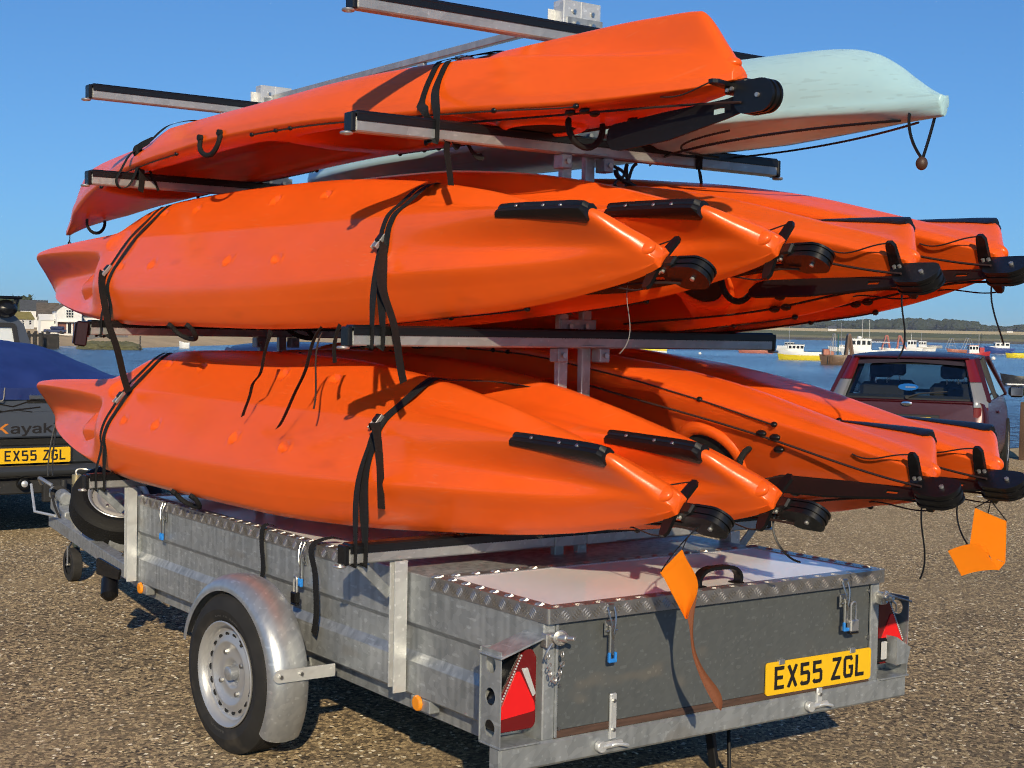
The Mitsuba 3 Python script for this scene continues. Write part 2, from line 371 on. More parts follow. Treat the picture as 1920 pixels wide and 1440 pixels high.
# lids: a sheet with chequer-plate trim all round
def tread(o, u, v, nu, nv, cell=.040, t0=0):
    o, u, v = np.array(o, float), np.array(u, float), np.array(v, float); n = np.cross(u, v); out = []
    for i in range(nu):
        for j in range(nv):
            s = 1 if (i + j + t0) % 2 else -1
            for k in (-1.5, -.5, .5, 1.5):
                c = o + u * (i + .5) * cell + v * (j + .5) * cell + (u - s * v) * (.0066 * k)
                a = (u + s * v) / math.sqrt(2); b = np.cross(n, a)
                h = .0175 - .003 * abs(k)
                pts = [c - a * h, c + a * h, c + b * .0028, c - b * .0028, c + n * .003 + a * h * .55, c + n * .003 - a * h * .55]
                out.append((np.array(pts), np.array([(1, 2, 4), (2, 0, 5), (2, 5, 4), (0, 3, 5), (3, 1, 4), (3, 4, 5)])))
    return out
def lid(key, x0, x1):
    y0, y1, zt, zb = -.748, .748, .800, .754
    o, i = sbox(x0, y0, x1, y1).buffer(-.012).buffer(.012, quad_segs=4), sbox(x0 + .052, y0 + .052, x1 - .052, y1 - .052)
    M = np.eye(4); M[2, 3] = zb
    add(key, prism(o.difference(i), zt - zb, M), 'mat_chequer', smooth=40)
    M = np.eye(4); M[2, 3] = zt - .012
    add(key + '__sheet', prism(i.buffer(.0), .009, M), 'mat_lid')
    n = int((x1 - x0 - .01) / .040); m = int((y1 - y0 - .01) / .040); b = []
    b += tread((x1 - .005, y1 + .0003, zb + .003), (-1, 0, 0), (0, 0, 1), n, 1)
    b += tread((x1 - .005, y1 - .004, zt + .0003), (-1, 0, 0), (0, -1, 0), n, 1, t0=1)
    b += tread((x1 - .005, y0 + .004, zt + .0003), (0, 0, 0), (0, 1, 0), 0, 0)
    b += tread((x0 - .0003, y1 - .005, zb + .003), (0, -1, 0), (0, 0, 1), m, 1)
    b += tread((x0 + .037, y1 - .03, zt + .0003), (0, -1, 0), (-1, 0, 0), m, 1, t0=1)
    b += tread((x0 + .01, y0 + .005, zt + .0003), (1, 0, 0), (0, 1, 0), n, 1)
    b += tread((x1 - .01, y0 + .03, zt + .0003), (0, 1, 0), (-1, 0, 0), m, 1)
    k = add(key + '__tread_pattern', cat(b), 'mat_chequer', smooth=False); lab(k, kind='stuff')
lid(P('rear_lid'), -.025, .637)
lid(P('front_lid'), 1.0, 3.24)
add(P('deck_strip'), box(.637, 1.0, -BW, BW, .782, .794, .003), 'mat_galv')
# lid handle
hp = spl([(.045, .088, .795), (.043, .082, .838), (.043, .058, .852), (.043, 0, .856), (.043, -.058, .852), (.043, -.082, .838), (.045, -.088, .795)], 40)
k = add(P('rear_lid__handle'), cat([ribbon(hp, (1, 0, 0), .034, .011), box(.02, .07, .068, .1, .797, .803), box(.02, .07, -.1, -.068, .797, .803)]), 'mat_black', smooth=40)
lab(k, 'black carrying handle on the rear lid')

# over-centre catches
def catch(x, y, ztop, nrm, key, tip=True):
    """A wire loop from the lid down to a lever with a blue tip; nrm faces outwards."""
    n = np.array(nrm, float); s = np.cross([0, 0, 1], n); o = np.array([x, y, ztop])
    A = lambda a, b, c: o + s * a + np.array([0, 0, b]) + n * c
    k = add(key, cat([xf(box(-.02, .02, -.045, .0, 0, .004), frame(A(0, -.03, .0), s, (0, 0, 1))),
                      tube(spl([A(-.013, .012, .006), A(-.012, -.012, .016), A(-.004, -.06, .022), A(.0, -.085, .018)], 14), .0028, 6),
                      tube(spl([A(.013, .012, .006), A(.012, -.012, .016), A(.004, -.06, .022), A(.0, -.085, .018)], 14), .0028, 6),
                      xf(box(-.014, .014, .0, .022, 0, .008), frame(A(0, .0, .0), s, (0, 0, 1))),
                      xf(box(-.009, .009, -.085, .0, .0, .012), frame(A(0, -.045, .006), s, (0, 0, 1))),
                      cyl(A(-.022, -.06, .012), A(.022, -.06, .012), .004, 8)]), 'mat_bolt')
    add(k + '__lever_tip', cat([xf(box(-.016, -.008, -.032, .0, 0, .012), frame(A(0, -.125, .012), s, (0, 0, 1))), xf(box(.008, .016, -.032, .0, 0, .012), frame(A(0, -.125, .012), s, (0, 0, 1))),
                                xf(box(-.0155, .0155, -.012, .0, 0.0005, .0115), frame(A(0, -.145, .012), s, (0, 0, 1)))]), 'mat_blue_plastic')
    return k
catch(-.026, .515, .775, (-1, 0, 0), P('lid_catch'))
catch(-.026, -.528, .762, (-1, 0, 0), P('lid_catch'))
catch(2.905, .75, .785, (0, 1, 0), P('lid_catch'))
catch(1.525, .75, .785, (0, 1, 0), P('lid_catch'))
def padlock(c, ax, key_label, dark=True):
    k = num('padlock'); lab(k, key_label, 'padlock', 'padlocks on the lid catches')
    n = np.array(ax, float); s = np.cross([0, 0, 1], n); M = frame(c, s, (0, 0, 1))
    add(k + '__body', xf(box(-.021, .021, -.042, .0, -.011, .011, .004), M), 'mat_steel' if not dark else 'mat_black')
    add(k + '__base_band', xf(box(-.0215, .0215, -.05, -.042, -.0115, .0115, .004), M), 'mat_black')
    a = np.linspace(0, np.pi, 14)
    sh = np.r_[[[.012, -.002, 0]], np.c_[.012 * np.cos(a), .048 + .012 * np.sin(a), 0 * a], [[-.012, -.002, 0]]]
    add(k + '__shackle', xf(tube(sh, .004, 8), M), 'mat_steel')
padlock((-.048, -.556, .645), (-1, 0, 0), 'steel padlock on the rear panel catch above the number plate', False)
padlock((1.525, .788, .610), (0, 1, 0), 'dark padlock on the side catch just behind the mudguard top')

# lower latches on the tail panel
for y in (.478, -.44):
    k = add(P('tail_latch'), cat([box(-.012, -.002, y - .013, y + .013, (.37 if y > 0 else .358), (.512 if y > 0 else .412), .003), cyl((-.016, y + .055, .355), (-.016, y - .03, .357), .011, 12, .002), cyl((-.026, y + .052, .355), (-.006, y + .052, .355), .018, 10, .002),
                                  tube(spl([(-.02, y + .02, .352), (-.028, y - .005, .358), (-.03, y - .04, .350), (-.02, y - .052, .345)], 12), .006, 8)]), 'mat_galv_bright', smooth=40)
    for z in ((.49, .40) if y > 0 else (.39,)):
        add(k + '__bolt', cyl((-.01, y, z), (-.018, y, z), .006, 8), 'mat_bolt')

# number plate
def plate(key, M, text='EX55 ZGL'):
    """520 x 111 mm, in the xy plane of M, facing its +z."""
    m = prism(sbox(-.26, -.0555, .26, .0555).buffer(-.012).buffer(.012, quad_segs=5), .004)
    k = add(key, xf(m, M), 'mat_plate')
    # condensed letters drawn as strokes 14 mm wide, 79 mm tall, 50 mm wide
    S = {'E': [[(46, 7), (7, 7), (7, 72), (46, 72)], [(7, 40), (40, 40)]], 'X': [[(6, 2), (44, 77)], [(6, 77), (44, 2)]],
         '5': [[(44, 72), (9, 72), (9, 43), (38, 44), (43, 38), (43, 13), (37, 7), (12, 7), (6, 14)]], 'Z': [[(6, 72), (43, 72), (7, 7), (46, 7)]],
         'G': [[(43, 62), (37, 72), (13, 72), (7, 64), (7, 15), (13, 7), (37, 7), (43, 15), (43, 38), (28, 38)]], 'L': [[(7, 77), (7, 7), (45, 7)]]}
    from shapely.geometry import LineString
    from shapely import union_all
    x, g = -.2205, []
    for ch in text:
        if ch == ' ': x += .033; continue
        sh = union_all([LineString(l).buffer(6.5, cap_style=2, join_style=2) for l in S[ch]]).intersection(sbox(0, 0, 50, 79))
        for a in getattr(sh, 'geoms', [sh]):
            N = np.eye(4); N[0, 3], N[1, 3], N[2, 3] = x, -.0395, .0035; N[0, 0] = N[1, 1] = .001
            g.append(xf(prism(a, .0015), M @ N))
        x += .061
    if g: add(k + '__lettering', cat(g), 'mat_print', smooth=False)
    return k
k = plate(P('number_plate'), frame((-.006, -.438, .4700), (0, -1, -.006), (0, -.006, 1)))
lab(k, 'yellow number plate reading EX55 ZGL')
for y in (-.25, -.60): add(P('plate_clip'), box(-.014, .0, y - .014, y + .014, .515, .533, .002), 'mat_steel')

# light boxes beyond each rear corner
def light_box(s):
    Y = lambda a, b: (min(s * a, s * b), max(s * a, s * b))
    k = num(P('light_bracket')); hole = Polygon()
    op = sbox(0, 0, .105, .285)
    for zc in (.05, .145, .24): op = op.difference(Point(.052, zc).buffer(.026, 10))
    # outer plate with three lightening holes, in the xz plane
    add(k, cat([prism(op, .004, frame((-.005, s * (.902 if s > 0 else .898) , .40), (1, 0, 0), (0, 0, 1))),
                box(-.012, .10, *Y(.755, .905), .398, .4035, .001),
                xf(box(-.088, .086, -.003, .003, -.06, .055, .002), frame((.042, s * .828, .691), (0, s, -.29), (0, .29 * s, 1))),
                box(.096, .101, *Y(.748, .905), .404, .685, .001)]), 'mat_galv', smooth=20)
    return k
kl, kr = light_box(1), light_box(-1)
def tail_light(key, c, s):
    M = frame(c, (0, -s, 0), (0, 0, 1)); M[:3, 2] = (-1, 0, 0) ; M[:3, 0] = (0, -1, 0)
    tri = lambda pts, r: Polygon(pts).buffer(-r).buffer(r, quad_segs=5)
    out = tri([(-.072 * 1, -.118), (.060, -.118), (.072, -.10), (.072, .10), (.055, .128), (.02, .128), (-.072, -.03)], .018)
    if s < 0: out = tri([(.072, -.118), (-.060, -.118), (-.072, -.10), (-.072, .10), (-.055, .128), (-.02, .128), (.072, -.03)], .018)
    k = add(key, xf(prism(out, .05), M @ np.array([[1, 0, 0, 0], [0, 1, 0, 0], [0, 0, 1, 0], [0, 0, 0, 1.]])), 'mat_black', smooth=40)
    M2 = M.copy(); M2[:3, 3] += np.array([-.0502, 0, 0])
    add(k + '__lens', xf(prism(out.buffer(-.005), .012), M2), 'mat_red_lens', smooth=40)
    M3 = M.copy(); M3[:3, 3] += np.array([-.0625, 0, 0]); e = 1 if s > 0 else -1
    add(k + '__reflector', xf(prism(tri([(-e * .066, -.075), (e * .066, -.062), (e * .060, -.035), (e * .006, .062), (-e * .006, .062), (-e * .066, -.055)], .008), .003), M3), 'mat_red_reflector', smooth=40)
    if s > 0: add(k + '__indicator', xf(prism(tri([(e * .012, .07), (e * .035, .07), (e * .066, -.01), (e * .056, -.02)], .003), .002), M3), 'mat_clear_lens', smooth=40)
    bd = [xf(trimesh.creation.icosphere(subdivisions=1, radius=.0034), np.array([[1, 0, 0, a[0]], [0, 1, 0, a[1]], [0, 0, 1, a[2]], [0, 0, 0, 1.]])) for a in
          [(M3 @ np.array([x, y, .0, 1]))[:3] for x, y in zip(np.linspace(e * .012, -e * .064, 20), np.linspace(.108, -.035, 20))]]
    add(k + '__reflector_beads', cat(bd), 'mat_clear_lens'); lab(k + '__reflector_beads', kind='stuff')
    return k
k = tail_light(P('tail_light'), (.075, .828, .555), 1); lab(k, 'left tail light with a red triangle reflector')
k = tail_light(P('tail_light'), (.075, -.828, .565), -1); lab(k, 'right tail light above a small reversing lamp')
k = add(P('reversing_lamp'), cat([box(.0, .05, -.80, -.75, .46, .545, .006)]), 'mat_black')
add(k + '__lens', box(-.006, .001, -.79, -.76, .47, .535, .004), 'mat_clear_lens')
k = add(P('lamp_cover'), prism([(0, 0), (.0, .10), (.075, .055), (.06, .0)], .05, frame((.01, -.80, .455), (0, -1, 0), (0, 0, 1))), 'mat_galv')
# drop-pin locks with a chain at each rear corner
for s, z in ((1, .715), (-1, .705)):
    k = add(P('drop_pin'), cat([cyl((-.004, s * .738, z), (-.075, s * .712, z + .004), .013, 14, .003), cyl((-.075, s * .712, z + .004), (-.098, s * .704, z + .006), .007, 10, .002), ring((-.05, s * .72, z + .002), (1, -.3 * s, 0), .018, .006, 16, 6),
                                tube(spl([(-.05, s * .75, z - .012), (-.055, s * .77, z - .03), (-.05, s * .775, z - .055)], 10), .0035, 6), box(-.03, .0, min(s * .724, s * .756), max(s * .724, s * .756), z - .03, z + .012, .003)]), 'mat_steel')
    links = []
    for i in range(9 if s > 0 else 0):
        a = i / 8 * np.pi; c = np.array([-.06 - .004 * (i % 2), s * (.745 - .026 * math.cos(a)), z - .045 - .075 * math.sin(a)])
        links.append(ring(c, (1, .3, .2) if i % 2 else (.2, 1, 0), .0085, .0019, 12, 5))
    if links: add(k + '__chain', cat(links), 'mat_steel')
# side reflectors
for x, z in ((.70, .360), (3.215, .356)):
    add(P('side_reflector_bracket'), box(x - .07, x + .05, .700, .742, z - .025, .378, .003), 'mat_galv')
    add(P('side_reflector'), lathe([(0, .012), (.022, .0115), (.026, .008), (.0275, 0), (0, 0)], frame((x, .743, z), (1, 0, 0), (0, 0, -1)), 28), 'mat_amber')

# wheels and mudguards
def wheel(key, c, s, R=.302, rim=.197, w=.165, label=None):
    """Axle along y, outer face towards s*y; c is the centre of the outer face."""
    M = frame(c, (1, 0, 0), (0, 0, 1)); M[:3, 2] = (0, s, 0); M[:3, 0] = (1 if s < 0 else 1, 0, 0)
    if s < 0: M[:3, 0] = (-1, 0, 0)
    M[:3, 1] = np.cross(M[:3, 2], M[:3, 0])
    k = num(key)
    if label: lab(k, label)
    h = w / 2
    prof = [(rim - .004, -w + .012), (rim + .01, -w), (R - .055, -w - .008), (R - .02, -w + .002), (R - .006, -w + .022)]
    for i, z in enumerate(np.linspace(-w + .03, -.03, 6)):
        prof += [(R, z - .008), (R, z + .008), (R - .007, z + .0085), (R - .007, z + .0125)]
    prof = prof[:-2] + [(R - .006, -.016), (R - .02, -.002), (R - .055, .008), (R - .058, .0095), (R - .061, .008), (rim + .014, .002), (rim + .004, -.006), (rim - .004, -.012)]
    add(k + '__tyre', xf(lathe(prof, n=72), M), 'mat_tyre', smooth=35)
    dish = [(rim + .002, -.004), (rim + .004, .002), (rim + .0, .005), (rim - .006, .003), (rim - .011, -.004), (rim - .019, -.010), (rim - .022, -.026), (rim - .030, -.030), (.160, -.031), (.134, -.022), (.124, -.016), (.116, -.018), (.104, -.030), (.082, -.034), (.066, -.030), (.056, -.031), (.050, -.036), (.046, -.044), (.040, -.05)]
    km = k + '__rim'
    add(km, xf(lathe(dish, n=72), M), 'mat_wheel', smooth=50)
    hs = []
    for i in range(18):
        a = 2 * np.pi * i / 18
        hs.append(xf(lathe([(0, .0016), (.0115, .0016), (.0115, 0)], n=14), M @ frame((.147 * math.cos(a), .147 * math.sin(a), -.0265), (-math.sin(a), math.cos(a), 0), (-math.cos(a), -math.sin(a), -.33)) @ np.diag([1.15, .85, 1, 1.])))
    add(km + '_holes' if False else k + '__vent_holes', cat(hs), 'mat_dark_hole'); lab(k + '__vent_holes', kind='stuff')
    for i in range(4):
        a = 2 * np.pi * i / 4 + .5
        add(k + '__wheel_bolt', xf(cat([lathe([(.0, .012), (.008, .012), (.0095, .008), (.0095, -.002)], n=6)]), M @ rotz(0, (.085 * math.cos(a), .085 * math.sin(a), -.034))), 'mat_bolt', smooth=False)
    add(k + '__hub', xf(lathe([(0, -.010), (.022, -.010), (.027, -.014), (.028, -.05), (.044, -.052)], n=32), M), 'mat_galv_guard', smooth=40)
    va = -2.2
    add(k + '__valve', xf(tube([(.155 * math.cos(va), .155 * math.sin(va), -.05), (.150 * math.cos(va), .150 * math.sin(va), -.015)], .006, 8), M), 'mat_rubber')
    return k, M
WX, WY = 1.630, 1.028
TOE = math.radians(5.3)
def toe(s):
    A, B = np.eye(4), np.eye(4); A[:2, 3] = (WX, s * 1.0); B[:2, 3] = (-WX, -s * 1.0); return A @ rotz(s * TOE) @ B
kw_, Mw = wheel(P('wheel'), (WX, WY, .302), 1)
kw2, _ = wheel(P('wheel'), (WX, -WY, .302), -1)
# raised sidewall lettering
def arc_text(s, r, a0, h):
    out = []; a = a0
    for ch in s:
        if ch == ' ': a -= .07; continue
        m = meshkit.text_mesh(ch, h, .0012, True)
        w = m.bounds[1][0]; N = rotz(a - np.pi / 2 - w / 2 / r); c = np.eye(4); c[0, 3] = -w / 2; c[1, 3] = r
        out.append(xf(m, N @ c)); a -= (w + .003) / r
    return cat(out)
Mt = Mw.copy(); Mt[:3, 3] += Mw[:3, 2] * .0035
mat('mat_sidewall_text', pr((.055, .053, .05), .8))
add(kw_ + '__sidewall_lettering', cat([xf(arc_text('KENDA', .216, 1.62, .019), Mt), xf(arc_text('155 70 R13C', .218, -1.25, .015), Mt)]), 'mat_sidewall_text', smooth=False)
def mudguard(s):
    a = np.linspace(math.radians(214), math.radians(14), 60); rows = []
    prof = [(.868, -.04), (.872, -.022), (.884, -.006), (.91, .004), (.95, .008), (.985, .004), (1.012, -.008), (1.026, -.022), (1.030, -.038), (1.030, -.052)]
    for b in a:
        rows.append([[WX + (.362 + d) * math.cos(b), s * y, .306 + (.362 + d) * math.sin(b)] for y, d in prof])
    v, f = grid(np.array(rows), closed=False)
    return v, f
for s in (1, -1):
    k = add(P('mudguard'), xf(mudguard(s), toe(s)), 'mat_galv_guard', smooth=True)
    x = 1.252
    st_ = sbox(.76, .340, .985, .386).union(Point(.985, .363).buffer(.023, 8))
    add(k + '__stay', xf(prism(st_, .005, frame((x, 0, 0), (0, s, 0), (0, 0, 1))), np.eye(4)), 'mat_galv_bright')
    for y, z in ((.982, .363), (.90, .366)): add(k + '__stay_bolt', cyl((x + .008, s * y, z), (x - .012, s * y, z), .007, 10), 'mat_bolt')
    kk_ = kw_ if s > 0 else kw2
    for a_ in [q_ for q_ in scene if q_.startswith(kk_ + '__')]: scene[a_]['to_world'] = T4(toe(s).tolist())
# the rack: two masts, posts and eight cross bars
TIERS = (.834, 1.560, 2.264, 2.664)
BX = (.778, 3.290)
for j, x in enumerate(BX):
    for i, z in enumerate(TIERS):
        k = add(P('cross_bar'), cat([box(x, x + .05, -.972, .972, z, z + .05, .005)]), 'mat_galv_bar')
        cx, r = x + .025, []
        rub = Polygon([(-.03, .02), (-.03, .062), (-.024, .070), (.024, .070), (.03, .062), (.03, .02), (.0265, .02), (.0265, .0515), (-.0265, .0515), (-.0265, .02)])
        add(k + '__rubber_strip', prism(rub, 1.944 if not (i > 1) else 1.944, frame((cx, .972, z), (-1, 0, 0), (0, 0, 1)) if False else frame((cx, -.972, z), (1, 0, 0), (0, 0, 1)) @ np.diag([1, 1, -1, 1.])) if False else cat([box(x - .006, x + .056, -.974, .974, z + .0525, z + .070, .007), box(x - .005, x - .0015, -.97, .97, z + .036, z + .06, .001)]), 'mat_black')
        for s in (1, -1):
            add(k + '__end_cap', box(x - .002, x + .052, min(s * .972, s * .990), max(s * .972, s * .990), z - .002, z + .064, .004), 'mat_black')
            add(k + '__lashing_eye', ring((x + .022, s * .995, z - .006), (0, .0, 1), .017, .0055, 20, 8), 'mat_steel')
    # mast: two uprights
    xm = x + .054
    for y in (.056, -.052):
        add(P('mast_post'), cat([box(xm, xm + .03, y - .021, y + .021, .40, 2.812, .003)]), 'mat_galv_bar')
    for z in TIERS[1:]:
        k = add(P('mast_clamp'), cat([box(xm - .01, xm - .002, -.088, .078, z + .056, z + .105, .002), box(x - .0, x + .056, .075, .12, z - .052, z - .001, .003), box(x - .0, x + .056, -.12, -.075, z - .052, z - .001, .003),
                                      box(x - .006, x - .001, -.09, .02, z + .004, z + .010, .001)]), 'mat_galv')
        for y in (.038, -.036): add(k + '__bolt', cyl((xm - .01, y, z + .08), (xm - .022, y, z + .08), .010, 6), 'mat_bolt')
        for y in (.098, -.098): add(k + '__bolt', cyl((x, y, z - .027), (x - .01, y, z - .027), .010, 6), 'mat_bolt')
    k = add(P('mast_head'), cat([box(xm - .004, xm + .0, -.08, .09, 2.74, 2.83, .001), box(xm, xm + .06, .086, .09, 2.70, 2.83, .001), box(xm, xm + .06, -.08, -.076, 2.70, 2.83, .001), box(xm - .006, xm + .0, .0, .012, 2.74, 2.83, .001), box(xm + .052, xm + .056, -.12, .12, 2.72, 2.80, .001)]), 'mat_galv_bright')
    for y in (.045, -.04): add(k + '__bolt', cyl((xm - .004, y, 2.79), (xm - .012, y, 2.79), .008, 6), 'mat_bolt')
    # corner posts under the lowest bar with a gusset
    for s in (1, -1):
        y0, y1 = min(s * .752, s * .802), max(s * .752, s * .802)
        xo = x if j == 0 else x - .03
        add(P('rack_post'), cat([box(xo - .012, xo - .006, y0, y1, .385, TIERS[0], .001), box(xo - .006, xo + .055, min(s * .752, s * .758), max(s * .752, s * .758), .385, TIERS[0], .001), box(xo + .02, xo + .026, y0, y1, .40, TIERS[0] - .001, .001)]), 'mat_galv_bright')
        add(P('rack_gusset'), xf(box(-.10, .10, -.003, .003, -.018, .018, .002), frame((x + .03, s * .868, TIERS[0] - .05), (0, s * .72, .69), (1, 0, 0))), 'mat_galv')
    add(P('bar_doubler'), cat([box(x - .004, x + .0, a, b, TIERS[0] + .001, TIERS[0] + .049, .001) for a, b in ((-.02, .12), (-.17, -.03))]), 'mat_galv_bar')
add(P('ridge_bar'), cat([box(BX[0] + .06, BX[1] + .05, .0, .03, 2.755, 2.785, .003), box(1.9, 1.95, .005, .025, 2.69, 2.755, .002)]), 'mat_galv_bar')
# marker lamp on the front end of the middle bar
Ml = frame((3.285, 1.018, 1.565), (.97, -.25, 0), (.25, .97, .12))
k = add(P('marker_lamp'), xf(box(-.03, .03, -.028, .03, -.058, .058, .010), Ml), 'mat_black')
add(k + '__lens', xf(box(-.036, -.030, -.024, .026, -.054, .054, .004), Ml), mat('mat_dull_lens', pr((.022, .003, .003), .3)))
add(k + '__side_lens', xf(box(-.026, .026, .03, .035, -.05, .05, .004), Ml), 'mat_dull_lens')
# drawbar, coupling, jockey wheel, spare wheel
tip = np.array([5.95, .22, .33])
for y, e in ((.68, .05), (-.60, -.05)):
    add(P('drawbar_beam'), beam((3.25, y, .365), (tip[0], tip[1] + e, tip[2]), .07, .075), 'mat_galv')
add(P('drawbar_tie'), beam((4.55, .42, .36), (4.55, -.24, .36), .05, .07), 'mat_galv')
add(P('spare_carrier'), beam((4.75, .40, .385), (4.75, -.2, .385), .05, .05), 'mat_galv')
k = add(P('coupling'), cat([beam(tip + (-.15, -.02, .03), tip + (.22, -.05, .08), .11, .08, c=.01), cyl(tip + (.0, -.03, .13), tip + (.16, -.05, .14), .045, 18, .01), cyl(tip + (.16, -.05, .14), tip + (.40, -.09, .135), .028, 14, .006), cyl(tip + (.40, -.09, .09), tip + (.40, -.09, .17), .045, 18, .015)]), 'mat_galv', smooth=40)
add(k + '__bellows', cat([cyl(tip + (.16 + .03 * i, -.05 - .004 * i, .14), tip + (.18 + .03 * i, -.053 - .004 * i, .14), .055 if i % 2 else .045, 18, .006) for i in range(5)]), 'mat_rubber', smooth=40)
add(k + '__handle', cat([tube(spl([tip + (.36, .02, .20), tip + (.28, .06, .24), tip + (.1, .08, .245), tip + (.05, .05, .22)], 16), .012, 10)]), 'mat_steel')
add(k + '__brake_lever', tube([tip + (-.32, .15, .07), tip + (.02, .17, .06), tip + (.26, .12, .21)], .009, 8), 'mat_galv_bright')
add(k + '__breakaway_cable', tube(spl([tip + (.02, .05, .15), tip + (-.1, .09, .14), tip + (-.22, .09, .05), tip + (-.4, .05, .0)], 20), .008, 6), 'mat_rubber')
jx, jy = 5.52, .262
k = num(P('jockey_wheel'))
add(k + '__tube', cat([cyl((jx + .03, jy - .0, .16), (jx + .03, jy - .0, .63), .024, 16, .003), cyl((jx + .03, jy, .60), (jx + .03, jy, .665), .029, 16, .004), box(jx + .0, jx + .06, jy - .09, jy - .02, .36, .43, .004)]), 'mat_brass', smooth=40)
add(k + '__crank', tube(spl([(jx + .03, jy, .66), (jx + .03, jy, .69), (jx + .02, jy - .05, .695), (jx - .03, jy - .12, .70), (jx - .03, jy - .13, .72)], 20), .007, 8), 'mat_steel')
Mj = frame((jx, jy + .03, .105), (1, 0, 0), (0, 0, -1))
add(k + '__tyre', xf(lathe([(.062, -.03), (.097, -.03), (.105, -.024), (.105, .024), (.097, .03), (.062, .03)], n=36), Mj), 'mat_rubber', smooth=30)
add(k + '__rim', xf(lathe([(.062, -.024), (.03, -.012), (.012, -.02), (.012, .02), (.03, .012), (.062, .024)], n=28), Mj), 'mat_dark_hole', smooth=40)
add(k + '__fork', cat([box(jx - .012, jx + .012, jy - .006, jy - .002, .10, .22), box(jx - .012, jx + .012, jy + .062, jy + .066, .10, .22), cyl((jx, jy - .01, .105), (jx, jy + .072, .105), .008, 10)]), 'mat_steel')
# spare wheel standing across the drawbar, turned a little
mat('mat_shaded_tyre', pr((.011, .011, .011), .7, 0, .25))  # spare's tyre, darkened to carry the shade of the kayaks above
ks, Ms = wheel(P('spare_wheel'), (0, 0, 0), 1, R=.262, rim=.170, w=.155)
nz_ = np.array([-.64, .10, .76]); nz_ /= np.linalg.norm(nz_)      # the spare lies tilted across the drawbar, its face up and back; wheel() has the face along +y
Rm = np.eye(4); Rm[:3, 1] = nz_; Rm[:3, 0] = np.cross(nz_, [0, 1, 0]); Rm[:3, 0] /= np.linalg.norm(Rm[:3, 0]); Rm[:3, 2] = np.cross(Rm[:3, 0], Rm[:3, 1]); Rm[:3, 3] = (4.64, .325, .63)
for kk in [a for a in scene if a.startswith(ks + '__')]: scene[kk]['to_world'] = T4(Rm.tolist())
scene[ks + '__tyre']['bsdf'] = {'type': 'ref', 'id': 'mat_shaded_tyre'}
k = add(P('spare_clamp'), cat([cyl((4.75, .28, .40), (4.75, .28, .62), .016, 10)]), 'mat_steel')
# plug socket plate and cable at the front corner
k = add(P('plug_plate'), xf(prism(Polygon([(0, 0), (.26, .01), (.28, .06), (.02, .085), (0, .075)]).buffer(-.01).buffer(.01), .012), frame((3.58, .82, .375), (-.98, -.05, .0), (0, 0, 1))), 'mat_black', smooth=40)
for a, b in ((.08, .03), (.15, .03), (.24, .02), (.08, .075), (.15, .07), (.24, .06)): add(k + '__rivet', cyl((3.58 - .98 * a, .805 - .05 * a, .375 + b * .85), (3.58 - .98 * a, .826 - .05 * a, .375 + b * .85), .006, 8), 'mat_steel')
add(P('plug'), cyl((3.50, .79, .375), (3.43, .82, .275), .042, 18, .02), 'mat_black', smooth=40)
add(P('plug_cable'), tube(spl([(4.05, .45, .62), (4.02, .47, .5), (3.95, .55, .40), (4.02, .55, .33)], 24), .012, 8), 'mat_rubber')
# landing prop under the tail
add(P('prop_stand'), cat([beam((.55, -.42, .31), (.50, -.44, .005), .03, .03), beam((.50, -.50, .31), (.38, -.40, .02), .012, .04)]), 'mat_kayak_dark')

# ---------------------------------------------------------------- sit-on-top kayaks (local axes: l from the stern forwards, b across, n up through the deck)
KL = np.array([0, .06, .17, .35, .55, .9, 1.4, 2.0, 2.6, 3.2, 3.6, 3.72, 3.85, 4.1, 4.4, 4.8, 4.87, 5.0, 5.195])
KT = dict(
    g=[.03, .055, .09, .14, .185, .25, .325, .378, .388, .378, .35, .338, .32, .282, .226, .132, .11, .065, .012],
    k=[.05, -.035, -.155, -.17, -.18, -.185, -.19, -.19, -.19, -.19, -.188, -.187, -.186, -.181, -.17, -.142, -.124, .0, .185],
    h=[.075, .085, .09, .09, .085, .06, .03, -.005, -.02, -.01, .0, .004, .012, .03, .055, .108, .12, .146, .20],
    kw=[.016, .018, .014, .014, .017, .035, .055, .08, .08, .075, .06, .056, .05, .04, .03, .016, .014, .012, .006],
    vb=[.02, .033, .042, .055, .075, .115, .16, .19, .20, .19, .165, .135, .10, .075, .055, .03, .028, .022, .008],
    vn=[.055, .0, -.04, -.05, -.066, -.104, -.150, -.178, -.18, -.178, -.172, -.163, -.09, -.045, -.01, .03, .04, .07, .187],
    bb=[.025, .043, .065, .098, .13, .185, .24, .275, .285, .275, .245, .215, .175, .135, .10, .052, .047, .033, .009],
    bn=[.06, .03, -.005, -.03, -.06, -.105, -.14, -.158, -.16, -.156, -.147, -.128, -.06, -.018, .015, .06, .07, .10, .19],
    cb=[.028, .051, .08, .125, .165, .225, .295, .343, .353, .343, .31, .293, .262, .22, .168, .092, .082, .055, .011],
    cn=[.068, .06, .045, .03, .01, -.03, -.07, -.09, -.095, -.088, -.072, -.058, -.028, .012, .038, .085, .095, .125, .195])
KF = {a: PchipInterpolator(KL, b) for a, b in KT.items()}
KLEN = 5.195
